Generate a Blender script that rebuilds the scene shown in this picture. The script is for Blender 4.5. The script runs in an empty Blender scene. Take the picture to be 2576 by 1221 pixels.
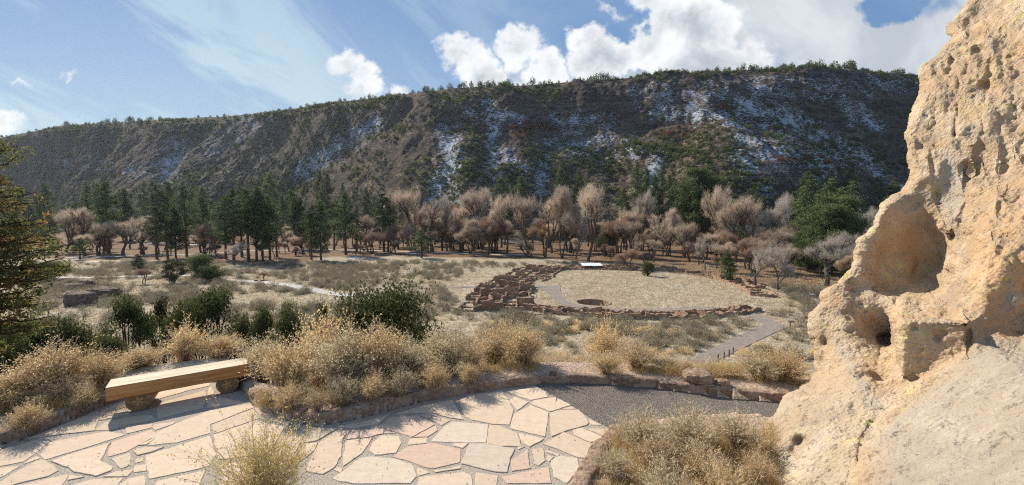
import bpy, math, random
import numpy as np
from mathutils import Vector
rng = np.random.default_rng(7)
random.seed(7)
R = math.radians
scene = bpy.context.scene
COL = scene.collection

# ------------------------------------------------------------------ camera
CZ, F, PITCH = 2.9, 420.0, math.atan(27.5 / 420.0)
cam_d = bpy.data.cameras.new('camera')
cam = bpy.data.objects.new('camera', cam_d)
COL.objects.link(cam)
cam_d.sensor_width = 36.0
cam_d.lens = 36.0 * F / 1024.0
cam_d.clip_start = 0.05
cam_d.clip_end = 5000
cam.location = (0, 0, CZ)
cam.rotation_euler = (math.pi / 2 - PITCH, 0, 0)
scene.camera = cam

# ------------------------------------------------------------------ sun, sky, exposure
SUN_AZ, SUN_EL = R(-46), R(38)            # azimuth from +Y towards +X
sd = Vector((math.sin(SUN_AZ) * math.cos(SUN_EL), math.cos(SUN_AZ) * math.cos(SUN_EL), math.sin(SUN_EL)))
sun_d = bpy.data.lights.new('sun', 'SUN')
sun_d.energy = 5.0
sun_d.angle = R(0.5)
sun_d.color = (1.0, 0.92, 0.79)
sun = bpy.data.objects.new('sun', sun_d)
COL.objects.link(sun)
sun.rotation_euler = sd.to_track_quat('Z', 'Y').to_euler()
scene.view_settings.view_transform = 'Standard'
scene.view_settings.look = 'None'
scene.view_settings.gamma = 1
scene.view_settings.exposure = 0.5
scene.cycles.use_denoising = False
scene.cycles.filter_width = 1.15
scene.cycles.use_adaptive_sampling = False
scene.cycles.max_bounces = 6
scene.cycles.diffuse_bounces = 3
scene.cycles.transparent_max_bounces = 4


class NT:
    """small node-graph helper"""
    def __init__(s, tree):
        s.t = tree
        tree.nodes.clear()

    def n(s, typ, **kw):
        nd = s.t.nodes.new(typ)
        ins = kw.pop('i', {})
        for k, v in kw.items():
            setattr(nd, k, v)
        for k, v in ins.items():
            if hasattr(v, 'is_output') or isinstance(v, bpy.types.NodeSocket):
                s.t.links.new(v, nd.inputs[k])
            else:
                nd.inputs[k].default_value = v
        return nd

    def m(s, op, a, b=None, c=None, clamp=False):
        nd = s.t.nodes.new('ShaderNodeMath')
        nd.operation = op
        nd.use_clamp = clamp
        for k, v in enumerate((a, b, c)):
            if v is None:
                continue
            if isinstance(v, bpy.types.NodeSocket):
                s.t.links.new(v, nd.inputs[k])
            else:
                nd.inputs[k].default_value = v
        return nd.outputs[0]

    def mix(s, fac, a, b, mode='MIX'):
        nd = s.t.nodes.new('ShaderNodeMix')
        nd.data_type = 'RGBA'
        nd.blend_type = mode
        for k, v in ((0, fac), (6, a), (7, b)):
            if isinstance(v, bpy.types.NodeSocket):
                s.t.links.new(v, nd.inputs[k])
            else:
                if k and len(v) == 3:
                    v = (*v, 1)
                nd.inputs[k].default_value = v
        return nd.outputs[2]

    def noise(s, vec, scale, detail=4, rough=0.55, dist=0.0):
        nd = s.n('ShaderNodeTexNoise', i={'Scale': scale, 'Detail': detail, 'Roughness': rough, 'Distortion': dist})
        if vec is not None:
            s.t.links.new(vec, nd.inputs['Vector'])
        return nd.outputs['Fac']

    def step(s, x, a, b):
        nd = s.n('ShaderNodeMapRange', interpolation_type='SMOOTHSTEP', i={'From Min': a, 'From Max': b})
        s.t.links.new(x, nd.inputs['Value'])
        return nd.outputs[0]


world = bpy.data.worlds.new('World')
scene.world = world
world.use_nodes = True
w = NT(world.node_tree)
sky = w.n('ShaderNodeTexSky', sky_type='NISHITA', sun_disc=False, sun_elevation=SUN_EL, sun_rotation=SUN_AZ,
          altitude=1900, air_density=1.0, dust_density=1.5, ozone_density=1.5)
tc = w.n('ShaderNodeTexCoord')
sep = w.n('ShaderNodeSeparateXYZ', i={0: tc.outputs['Generated']})
# the sky as seen looking south: azimuth and height as slopes dx/dy, dz/dy of the direction (world axes)
yy = w.m('MAXIMUM', sep.outputs[1], 0.12)
X = w.m('DIVIDE', sep.outputs[0], yy)
Z = w.m('DIVIDE', sep.outputs[2], yy)
P = w.n('ShaderNodeCombineXYZ', i={0: X, 1: Z, 2: 0.0}).outputs[0]
n1 = w.n('ShaderNodeTexNoise', i={'Scale': 9.0, 'Detail': 6.0, 'Roughness': 0.62, 'Vector': P})
off = w.n('ShaderNodeVectorMath', operation='MULTIPLY_ADD', i={0: n1.outputs['Color'], 1: (0.16, 0.16, 0), 2: (-0.08, -0.08, 0)}).outputs[0]
P2 = w.n('ShaderNodeVectorMath', operation='ADD', i={0: P, 1: off}).outputs[0]
s2 = w.n('ShaderNodeSeparateXYZ', i={0: P2})
X2, Z2 = s2.outputs[0], s2.outputs[1]


def ell(u, v, ru, rv):
    cx, cz = (u - 512) / F, (215 - v) / F
    a = w.m('MULTIPLY', w.m('SUBTRACT', X2, cx), F / ru)
    b = w.m('MULTIPLY', w.m('SUBTRACT', Z2, cz), F / rv)
    d = w.m('SQRT', w.m('ADD', w.m('MULTIPLY', a, a), w.m('MULTIPLY', b, b)))
    return w.m('MULTIPLY', w.m('SUBTRACT', 1.0, d), min(ru, rv) / 30.0)


cum = [(350, 70, 19, 12), (368, 84, 20, 13), (398, 90, 10, 7), (462, 42, 17, 9), (466, 56, 22, 15), (482, 72, 24, 22), (518, 55, 22, 17),
       (548, 72, 24, 20), (585, 42, 22, 18), (600, 60, 34, 24), (640, 50, 30, 24), (690, 30, 50, 34), (660, -5, 35, 30),
       (700, 70, 60, 26), (5, 128, 34, 13), (30, 82, 9, 3), (82, 81, 6, 2.5),
       (560, 90, 60, 14), (610, 15, 10, 4)]
fld = None
for c in cum:
    e = ell(*c)
    fld = e if fld is None else w.m('MAXIMUM', fld, e)
nf = w.noise(P, 22.0, 6, 0.62)
dens = w.step(w.m('ADD', fld, w.m('MULTIPLY', w.m('SUBTRACT', nf, 0.5), 0.38)), -0.08, 0.2)
# soft deck on the right with a blue gap
dk = None
for c in [(790, 5, 130, 60), (850, 50, 110, 45), (960, 60, 90, 50), (700, 60, 90, 40), (985, 5, 60, 34), (600, 82, 90, 18)]:
    e = ell(*c)
    dk = e if dk is None else w.m('MAXIMUM', dk, e)
gap = ell(878, 14, 38, 22)
dk = w.m('SUBTRACT', dk, w.m('MULTIPLY', w.m('MAXIMUM', gap, 0.0), 3.2))
nd = w.noise(P, 5.0, 7, 0.6)
deck = w.step(w.m('ADD', dk, w.m('MULTIPLY', w.m('SUBTRACT', nd, 0.5), 1.4)), -0.25, 0.6)
body = w.noise(P, 6.5, 7, 0.62, 0.4)
deep = w.step(w.m('ADD', w.m('MULTIPLY', fld, .45), w.m('MULTIPLY', w.m('SUBTRACT', body, 0.5), 1.7)), -0.05, .62)
# thin high cloud drifting over the left half
strk = w.n('ShaderNodeMapping', vector_type='TEXTURE', i={'Vector': P, 'Rotation': (0, 0, R(-30)), 'Scale': (1.15, 0.36, 1)}).outputs[0]
cir = w.step(w.noise(strk, 1.5, 6, 0.58, 1.0), 0.43, 0.60)
low = w.step(Z, 0.62, 0.12)
side = w.step(X, 0.35, -0.7)
cirf = w.m('MULTIPLY', w.m('ADD', w.m('MULTIPLY', cir, 0.62), w.m('MULTIPLY', low, 0.62)), w.m('ADD', w.m('MULTIPLY', side, 0.85), 0.18), clamp=True)
blue = w.mix(0.75, sky.outputs[0], (1.35, 2.6, 4.9))
c1 = w.mix(cirf, blue, (4.6, 5.9, 6.8))
ccol = w.mix(deep, (8.2, 8.3, 8.4), (4.0, 4.4, 5.0))
dcol = w.mix(w.step(w.noise(P, 3.4, 7, .6, .5), .38, .66), (4.6, 4.95, 5.45), (6.7, 6.9, 7.1))
c2a = w.mix(w.m('MULTIPLY', deck, 0.93), c1, dcol)
c2 = w.mix(w.m('MULTIPLY', dens, 0.97), c2a, ccol)
bg = w.n('ShaderNodeBackground', i={'Color': c2, 'Strength': 0.086})
wo = w.n('ShaderNodeOutputWorld', i={'Surface': bg.outputs[0]})
world.cycles.sampling_method = 'MANUAL'
world.cycles.sample_map_resolution = 512


# ------------------------------------------------------------------ numeric helpers
def _hash(ix, iy, iz, seed):
    h = (ix.astype(np.int64) * 374761393 + iy.astype(np.int64) * 668265263 + iz.astype(np.int64) * 2147483647 * 3 + seed * 1013904223) & 0xffffffff
    h = ((h ^ (h >> 13)) * 1274126177) & 0xffffffff
    h = (h ^ (h >> 16)) & 0xffffffff
    h = (h * 2246822519) & 0xffffffff
    h = h ^ (h >> 15)
    return (h & 0xffffff) / float(0xffffff)


def vn(x, y, z=0.0, seed=0):
    x, y, z = np.broadcast_arrays(np.asarray(x, float), np.asarray(y, float), np.asarray(z, float))
    ix, iy, iz = np.floor(x), np.floor(y), np.floor(z)
    fx, fy, fz = x - ix, y - iy, z - iz
    fx, fy, fz = (t * t * (3 - 2 * t) for t in (fx, fy, fz))
    r = 0
    for dx in (0, 1):
        for dy in (0, 1):
            for dz in ((0, 1) if np.any(fz > 0) else (0,)):
                wgt = (fx if dx else 1 - fx) * (fy if dy else 1 - fy) * (fz if dz else 1 - fz)
                r = r + wgt * _hash(ix + dx, iy + dy, iz + dz, seed)
    return r * 2 - 1


def fbm(x, y, z=0.0, o=4, seed=0, g=0.5):
    a, r, t = 1.0, 0, 0
    for k in range(o):
        r = r + a * vn(x * 2 ** k, y * 2 ** k, np.asarray(z) * 2 ** k, seed + k * 17)
        t += a
        a *= g
    return r / t


def sst(x, a, b):
    t = np.clip((x - a) / (b - a), 0, 1)
    return t * t * (3 - 2 * t)


def ray(u, v):
    """world direction of photo pixel (1024x485 frame), scaled to unit +Y"""
    u = np.asarray(u, float)
    v = np.asarray(v, float)
    a, b = (u - 512) / F, (242.5 - v) / F
    cp, sp = math.cos(PITCH), math.sin(PITCH)
    dx, dy, dz = a, cp + b * sp, -sp + b * cp
    return dx / dy, dz / dy


def on_plane(u, v, z=0.0):
    a, b = ray(u, v)
    y = (z - CZ) / b
    return a * y, y


# ------------------------------------------------------------------ terrain
ZF = -11.6
_cu = np.array([-400, -150, 0, 32, 64, 97, 130, 170, 225, 240, 251, 262, 298, 317, 350, 388, 426, 464, 502, 533, 600, 660, 732, 777, 850, 1000, 1300])
_cv = np.array([500, 470, 445.5, 436, 423, 409, 397, 386, 380, 388, 402, 412, 423, 426.3, 421, 411, 400.5, 394, 388, 384, 383.5, 388.6, 398.5, 402, 408, 415, 430])
_cx, _cy = on_plane(_cu, _cv)
_ct = _cx / _cy

_ru = np.array([-500, -200, 0, 60, 159, 238, 286, 338, 397, 457, 517, 576, 636, 676, 735, 795, 835, 894, 1000, 1200, 1500])
_rv = np.array([160, 147, 137, 125, 119, 114.5, 109, 101, 95, 87, 85, 81, 77, 75, 70, 67, 69, 72, 80, 100, 130])
ZR = 123.0
_rx, _ry = on_plane(_ru, _rv, ZR)
_rt = _rx / _ry


def edge_y(t):
    return np.interp(t, _ct, _cy)


def rim_y(t):
    return np.interp(t, _rt, _ry)


def base_y(t):
    return rim_y(t) - 165 + 22 * np.sin(t * 9)


KX, KY, KR = on_plane(593.6, 303.2, ZF)[0], on_plane(593.6, 303.2, ZF)[1] + 0.3, 2.6


def flat_h(x, y):
    """terrace, slope below it and canyon floor"""
    ys = np.maximum(y, 0.5)
    t = x / ys
    e = edge_y(t)
    d = (y - e)
    bed = 0.14 + 0.05 * fbm(x * 1.5, y * 1.5, o=3, seed=3)
    prof = np.interp(d, [0, 0.7, 1.6, 5, 12, 22, 32, 40], [0, 0.0, -0.35, -2.9, -6.2, -9.6, -11.4, -11.74])
    prof = prof + sst(d, 1.5, 6) * (1 - sst(d, 25, 38)) * 0.35 * fbm(x * 0.3, y * 0.3, o=3, seed=5)
    z = bed + prof
    z = z + sst(d, 30, 45) * (0.10 * fbm(x * 0.5, y * 0.5, o=3, seed=9) + 0.25 * fbm(x * 0.04, y * 0.04, o=2, seed=11))
    z = np.where(d < 0.02, -0.05, z)
    # raised planting bed inside the terrace, lower right of the photo
    return z


def in_bed(x, y):
    px = [on_plane(612, 432), on_plane(640, 424), on_plane(700, 418), on_plane(790, 412), (9, 5.0), (9, 0.2), (0.75, 0.2), on_plane(570, 500), on_plane(575, 481), on_plane(588, 456), on_plane(603, 441)]
    return poly_mask(x, y, px)


def poly_mask(x, y, P):
    ins = np.zeros(np.shape(x), bool)
    n = len(P)
    for i in range(n):
        x0, y0 = P[i]
        x1, y1 = P[(i + 1) % n]
        c = ((y0 > y) != (y1 > y))
        with np.errstate(divide='ignore', invalid='ignore'):
            xx = (x1 - x0) * (y - y0) / (y1 - y0 + 1e-12) + x0
        ins ^= c & (x < xx)
    return ins


def mesa_raw(x, y, spurs=True):
    ys = np.maximum(y, 1.0)
    t = x / ys
    ry, by = rim_y(t), base_y(t)
    wv = (y - by) / (ry - by)
    cl = sst(t, -0.35, 0.15)            # cliff band strong on the right, soft on the left
    a = np.interp(wv, [-0.2, 0, .15, .5, .68, .80, .88, 1.0, 1.4, 2.5], [-.06, 0, .07, .42, .58, .83, .925, 1.0, 1.0, 0.97])
    b = np.interp(wv, [-0.2, 0, .15, .5, .68, .80, .88, 1.0, 1.4, 2.5], [-.06, 0, .08, .44, .66, .82, .92, 1.0, 1.0, 0.97])
    h = ZF + (ZR - ZF) * (a * cl + b * (1 - cl))
    if spurs:
        m = sst(wv, 0.02, 0.25) * (1 - sst(wv, 0.86, 1.0))
        s = x + 0.55 * (y - by) * 0.5
        r1 = 1 - np.abs(fbm(s / 62, wv * 0.9 + 3, o=2, seed=21)) * 2.2
        r2 = 1 - np.abs(fbm(s / 24, wv * 2.2, o=3, seed=31)) * 2.0
        ma = .45 + .4 * sst(t, -.55, -.1)
        h = h + m * ma * (10.0 * (r1 - 0.35) + 4.0 * (r2 - 0.3))
        h = h + m * (3.6 * fbm(x / 13, y / 13, o=5, seed=41, g=0.68))
        # rock ledges in the cliff band
        bnd = sst(wv, .6, .7) * (1 - sst(wv, .84, .92)) * (0.35 + 0.65 * cl)
        h = h + bnd * (4.0 * fbm(x / 14, y / 22, o=3, seed=51, g=.65) + 1.4 * fbm(x / 4, y / 5, o=2, seed=55))
    return h, wv


GUL = []


def seg_d(x, y, P):
    d = np.full(np.shape(x), 1e9)
    for (x0, y0), (x1, y1) in zip(P[:-1], P[1:]):
        vx, vy = x1 - x0, y1 - y0
        t = np.clip(((x - x0) * vx + (y - y0) * vy) / (vx * vx + vy * vy + 1e-9), 0, 1)
        d = np.minimum(d, np.hypot(x - x0 - t * vx, y - y0 - t * vy))
    return d


def mesa_h(x, y):
    h, wv = mesa_raw(x, y)
    for P, dep, wd in GUL:
        d = seg_d(x, y, P)
        h = h - dep * np.exp(-(d / wd) ** 2) * sst(wv, .05, .2)
    return h


def terr(x, y):
    f = flat_h(x, y)
    far = np.asarray(y) > 120
    if np.any(far):
        m = mesa_h(x, y)
        f = np.where(far & (m > f), m, f)
    return f


def hit(u, v, fn=terr, y0=3.0, y1=900.0, n=1500):
    u = np.atleast_1d(np.asarray(u, float))
    v = np.atleast_1d(np.asarray(v, float))
    a, b = ray(u, v)
    ys = y0 * (y1 / y0) ** (np.arange(n) / (n - 1))
    Y = ys[None, :]
    Xx = a[:, None] * Y
    Zz = CZ + b[:, None] * Y
    below = Zz < fn(Xx, Y + 0 * Xx)
    k = np.argmax(below, 1)
    k[~below.any(1)] = n - 1
    k = np.maximum(k, 1)
    lo, hi = ys[k - 1], ys[k]
    for _ in range(10):
        md = (lo + hi) / 2
        bl = (CZ + b * md) < fn(a * md, md)
        hi = np.where(bl, md, hi)
        lo = np.where(bl, lo, md)
    return a * hi, hi, CZ + b * hi


for pts, dep, wd in [([(487, 104), (493, 131), (493, 171), (480, 200)], 6, 9), ([(452, 120), (448, 140), (455, 158), (445, 180), (437, 205)], 7, 11),
                     ([(400, 112), (370, 127), (342, 147), (300, 172), (286, 190)], 8, 12), ([(205, 128), (178, 150), (165, 175)], 7, 14),
                     ([(560, 120), (545, 160), (540, 195)], 5, 8), ([(692, 105), (675, 150), (655, 190)], 5, 9),
                     ([(740, 105), (790, 135), (830, 170)], 6, 10), ([(620, 110), (610, 150), (625, 190)], 4, 8)]:
    gx, gy, gz = hit([p[0] for p in pts], [p[1] for p in pts], fn=lambda x, y: mesa_raw(x, y)[0], y0=120)
    GUL.append((list(zip(gx, gy)), dep, wd))


# ------------------------------------------------------------------ mesh helpers
def mesh(name, V, Q=None, T=None, mat=None, smooth=False, attrs=None):
    me = bpy.data.meshes.new(name)
    V = np.asarray(V, np.float32).reshape(-1, 3)
    nq = 0 if Q is None else len(Q)
    nt = 0 if T is None else len(T)
    me.vertices.add(len(V))
    me.vertices.foreach_set('co', V.ravel())
    idx = []
    if nq:
        idx.append(np.asarray(Q, np.int32).ravel())
    if nt:
        idx.append(np.asarray(T, np.int32).ravel())
    idx = np.concatenate(idx)
    me.loops.add(len(idx))
    me.loops.foreach_set('vertex_index', idx)
    me.polygons.add(nq + nt)
    st = np.concatenate([np.arange(nq) * 4, nq * 4 + np.arange(nt) * 3]).astype(np.int32)
    me.polygons.foreach_set('loop_start', st)
    me.polygons.foreach_set('loop_total', np.concatenate([np.full(nq, 4), np.full(nt, 3)]).astype(np.int32))
    me.polygons.foreach_set('use_smooth', np.full(nq + nt, bool(smooth)))
    for k, a in (attrs or {}).items():
        at = me.attributes.new(k, 'FLOAT', 'POINT')
        at.data.foreach_set('value', np.asarray(a, np.float32).ravel())
    me.update(calc_edges=True)
    me.validate()
    if mat is not None:
        me.materials.append(mat)
    return me


def obj(name, me, parent=None, loc=None, **props):
    o = bpy.data.objects.new(name, me)
    COL.objects.link(o)
    if parent is not None:
        o.parent = parent
    if loc is not None:
        o.location = loc
    for k, v in props.items():
        o[k] = v
    return o


def thing(name, label, cat, loc=(0, 0, 0), rz=0.0, sc=1.0, group=None):
    o = bpy.data.objects.new(name, None)
    COL.objects.link(o)
    o.empty_display_size = 0.1
    o.location = loc
    o.rotation_euler = (0, 0, rz)
    o.scale = (sc,) * 3 if np.isscalar(sc) else sc
    o['label'] = label
    o['category'] = cat
    if group:
        o['group'] = group
    return o


class MB:
    """collects pieces into one mesh"""
    def __init__(s):
        s.V, s.Q, s.T, s.A, s.n = [], [], [], [], 0

    def add(s, V, Q=None, T=None, a=0.5):
        V = np.asarray(V, float).reshape(-1, 3)
        s.V.append(V)
        if Q is not None and len(Q):
            s.Q.append(np.asarray(Q, int) + s.n)
        if T is not None and len(T):
            s.T.append(np.asarray(T, int) + s.n)
        s.A.append(np.broadcast_to(np.asarray(a, float), (len(V),)))
        s.n += len(V)
        return s

    def build(s, name, mat, smooth=False):
        return mesh(name, np.concatenate(s.V), np.concatenate(s.Q) if s.Q else None, np.concatenate(s.T) if s.T else None,
                    mat, smooth, {'tint': np.concatenate(s.A)})


def grid_faces(nr, nc, off=0):
    i = np.arange(nr - 1)[:, None] * nc + np.arange(nc - 1)[None, :]
    i = i.ravel() + off
    return np.stack([i, i + 1, i + nc + 1, i + nc], 1)


def tube(mb, pts, rad, n=6, a=0.5, cap=True):
    pts = np.asarray(pts, float)
    rad = np.asarray(rad, float)
    d = np.gradient(pts, axis=0)
    d /= np.linalg.norm(d, axis=1)[:, None] + 1e-9
    ref = np.where(np.abs(d[:, 2:3]) < .9, np.array([[0, 0, 1.]]), np.array([[1., 0, 0]]))
    s1 = np.cross(d, ref)
    s1 /= np.linalg.norm(s1, axis=1)[:, None] + 1e-9
    s2_ = np.cross(d, s1)
    th = np.arange(n) / n * 2 * math.pi
    V = pts[:, None, :] + rad[:, None, None] * (np.cos(th)[None, :, None] * s1[:, None, :] + np.sin(th)[None, :, None] * s2_[:, None, :])
    K = len(pts)
    i = np.arange(K - 1)[:, None] * n
    j = np.arange(n)[None, :]
    Q = np.stack([(i + j), (i + (j + 1) % n), (i + n + (j + 1) % n), (i + n + j)], -1).reshape(-1, 4)
    T = None
    Vf = V.reshape(-1, 3)
    if cap and n > 3:
        Vf = np.concatenate([Vf, pts[-1:], pts[:1]])
        e = (K - 1) * n
        T = [[e + k, e + (k + 1) % n, K * n] for k in range(n)] + [[(k + 1) % n, k, K * n + 1] for k in range(n)]
    mb.add(Vf, Q, T, a)


def unit(v):
    return v / (np.linalg.norm(v, axis=-1, keepdims=True) + 1e-9)


def rand_dir(n, r=None):
    return unit((r or rng).normal(size=(n, 3)))


def leaves(mb, C, size, asp=0.5, tint=None, up=0.0, dirs=None):
    """diamond-shaped leaf or needle-tuft faces at C"""
    n = len(C)
    if n == 0:
        return
    d = rand_dir(n) if dirs is None else dirs
    if up:
        d = unit(d + np.array([0, 0, up]))
    s = unit(np.cross(d, rand_dir(n)))
    sz = np.broadcast_to(np.asarray(size, float), (n,))[:, None]
    V = np.stack([C - d * sz * .5, C + s * sz * asp * .5, C + d * sz * .5, C - s * sz * asp * .5], 1)
    Q = np.arange(4 * n).reshape(n, 4)
    if tint is None:
        tint = rng.random(n)
    mb.add(V.reshape(-1, 3), Q, None, np.repeat(tint, 4))


def ribbons(mb, P, wd, tint=None):
    """P (N,K,3) polylines -> flat tapered strips"""
    N, K, _ = P.shape
    d = unit(P[:, -1] - P[:, 0])
    s = unit(np.cross(d, rand_dir(N)))
    tap = np.linspace(1, .35, K)
    wv_ = np.broadcast_to(np.asarray(wd, float), (N,))[:, None, None] * tap[None, :, None] * .5
    L = P - s[:, None, :] * wv_
    Rr = P + s[:, None, :] * wv_
    V = np.stack([L, Rr], 2).reshape(-1, 3)
    b = (np.arange(N)[:, None] * K + np.arange(K - 1)[None, :]).ravel() * 2
    Q = np.stack([b, b + 1, b + 3, b + 2], 1)
    if tint is None:
        tint = rng.random(N)
    mb.add(V, Q, None, np.repeat(tint, 2 * K))


# ------------------------------------------------------------------ materials
def base_mat(name):
    m = bpy.data.materials.new(name)
    m.use_nodes = True
    g = NT(m.node_tree)
    b = g.n('ShaderNodeBsdfPrincipled', i={'Roughness': 0.9})
    b.inputs['Specular IOR Level'].default_value = 0.06
    o = g.n('ShaderNodeOutputMaterial', i={'Surface': b.outputs[0]})
    return m, g, b, o


def foliage_mat(name, c0, c1, c2=None, trans=0.25, rnd=0.35, rough=0.85):
    m, g, b, o = base_mat(name)
    at = g.n('ShaderNodeAttribute', attribute_name='tint').outputs['Fac']
    oi = g.n('ShaderNodeObjectInfo').outputs['Random']
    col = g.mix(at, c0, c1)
    if c2:
        tcn = g.n('ShaderNodeTexCoord').outputs['Object']
        col = g.mix(g.m('MULTIPLY', g.step(g.noise(tcn, 1.3, 2), .48, .66), .8), col, c2)
    br = g.m('ADD', g.m('MULTIPLY', oi, rnd), 1 - rnd * .5)
    cc = g.n('ShaderNodeVectorMath', operation='SCALE', i={0: col, 'Scale': br}).outputs[0]
    g.t.links.new(cc, b.inputs['Base Color'])
    b.inputs['Roughness'].default_value = rough
    if trans:
        tr = g.n('ShaderNodeBsdfTranslucent', i={'Color': cc})
        mx = g.n('ShaderNodeMixShader', i={0: trans, 1: b.outputs[0], 2: tr.outputs[0]})
        g.t.links.new(mx.outputs[0], o.inputs['Surface'])
    return m


def rough_mat(name, c0, c1, scale=8, bump=0.4, c2=None, s2=1.5, dist=0.02, rough=.9):
    m, g, b, o = base_mat(name)
    tcn = g.n('ShaderNodeTexCoord').outputs['Object']
    nz = g.noise(tcn, scale, 6, .62)
    col = g.mix(g.step(nz, .33, .67), c0, c1)
    if c2:
        col = g.mix(g.step(g.noise(tcn, s2, 3), .5, .62), col, c2)
    at = g.n('ShaderNodeAttribute', attribute_name='tint').outputs['Fac']
    col = g.n('ShaderNodeVectorMath', operation='SCALE', i={0: col, 'Scale': g.m('ADD', g.m('MULTIPLY', at, .4), .8)}).outputs[0]
    g.t.links.new(col, b.inputs['Base Color'])
    b.inputs['Roughness'].default_value = rough
    bp = g.n('ShaderNodeBump', i={'Strength': bump, 'Distance': dist, 'Height': nz})
    g.t.links.new(bp.outputs[0], b.inputs['Normal'])
    return m


M = {}
M['pine'] = foliage_mat('pine_needles', (.034, .058, .026), (.155, .190, .085), rnd=.5, trans=.35)
M['pine_far'] = foliage_mat('pine_needles_slope', (.050, .075, .034), (.19, .215, .09), rnd=.5, trans=.35)
M['pine_near'] = foliage_mat('pine_needles_near', (.085, .105, .035), (.28, .27, .10), (.38, .21, .085), rnd=.1, trans=.5)
M['juniper'] = foliage_mat('juniper_foliage', (.040, .058, .022), (.17, .185, .07), rnd=.35, trans=.3)
M['juniper_y'] = foliage_mat('juniper_foliage_pale', (.06, .065, .02), (.14, .13, .045), rnd=.3, trans=.15)
M['redbush'] = foliage_mat('red_scrub_oak', (.16, .055, .025), (.30, .12, .05), rnd=.4)
M['orange'] = foliage_mat('orange_autumn_leaves', (.45, .22, .07), (.68, .38, .13), rnd=.3)
M['bark'] = rough_mat('bark', (.055, .040, .030), (.16, .12, .09), 3, .5)
M['barkgrey'] = rough_mat('grey_bark', (.10, .08, .065), (.20, .165, .135), 3, .5)
M['twig_pink'] = foliage_mat('bare_twigs_pinkish', (.40, .30, .225), (.82, .67, .52), rnd=.4, trans=.3)
M['twig_grey'] = foliage_mat('bare_twigs_grey', (.38, .33, .27), (.70, .62, .53), rnd=.25, trans=.3)
M['twig_brown'] = foliage_mat('bare_twigs_brown', (.24, .155, .11), (.50, .36, .26), rnd=.5, trans=.2)
M['sage'] = foliage_mat('sagebrush', (.25, .205, .14), (.48, .42, .30), rnd=.45, trans=.3)
M['grass'] = foliage_mat('dry_grass', (.42, .335, .21), (.74, .62, .43), rnd=.0, trans=.3)
M['gold'] = foliage_mat('golden_grass', (.42, .29, .12), (.66, .50, .24), rnd=.0, trans=.3)
M['stem'] = foliage_mat('dry_stems', (.28, .19, .12), (.66, .51, .35), rnd=.2, trans=.1)
M['seed'] = foliage_mat('tan_seed_heads', (.66, .49, .25), (.94, .78, .48), (.78, .55, .22), rnd=.15, trans=.5)
M['sgreen'] = foliage_mat('grey_green_leaves', (.48, .42, .25), (.84, .75, .53), (.76, .63, .40), rnd=.15, trans=.5)
M['yflower'] = foliage_mat('yellow_seed_heads', (.50, .46, .18), (.78, .62, .26), (.78, .46, .10), rnd=.1, trans=.5)


def ground_mat():
    m, g, b, o = base_mat('canyon_floor')
    tcn = g.n('ShaderNodeTexCoord').outputs['Object']
    A = lambda k: g.n('ShaderNodeAttribute', attribute_name=k).outputs['Fac']
    n_s, n_m, n_l = g.noise(tcn, 2.6, 5, .65), g.noise(tcn, .55, 5, .6), g.noise(tcn, .09, 3)
    grass = g.mix(g.step(n_s, .35, .65), (.24, .19, .135), (.52, .44, .33))
    grass = g.mix(g.m('MULTIPLY', g.step(n_m, .47, .62), .7), grass, (.22, .18, .125))
    grass = g.mix(g.m('MULTIPLY', g.step(n_l, .45, .62), .35), grass, (.36, .25, .15))
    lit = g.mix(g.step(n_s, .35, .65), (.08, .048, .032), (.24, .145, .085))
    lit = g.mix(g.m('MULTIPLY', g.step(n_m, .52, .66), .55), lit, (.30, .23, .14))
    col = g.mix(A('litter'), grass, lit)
    fine = g.noise(tcn, 22.0, 5, .7)
    soil = g.mix(g.step(fine, .35, .65), (.24, .17, .125), (.50, .39, .30))
    col = g.mix(A('near'), col, soil)
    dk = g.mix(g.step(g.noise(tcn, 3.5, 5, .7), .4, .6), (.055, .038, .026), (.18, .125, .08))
    col = g.mix(A('slope'), col, dk)  # darker ground colour, carries the shade of the left hollow
    sn = g.step(g.m('ADD', A('snow'), g.m('MULTIPLY', g.m('SUBTRACT', g.noise(tcn, 1.6, 5, .7), .5), 1.6)), .42, .58)
    col = g.mix(sn, col, (.78, .82, .88))
    g.t.links.new(col, b.inputs['Base Color'])
    hgt = g.m('ADD', n_s, g.m('MULTIPLY', fine, .12))
    bp = g.n('ShaderNodeBump', i={'Strength': .8, 'Distance': .12, 'Height': hgt})
    g.t.links.new(bp.outputs[0], b.inputs['Normal'])
    return m


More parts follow.
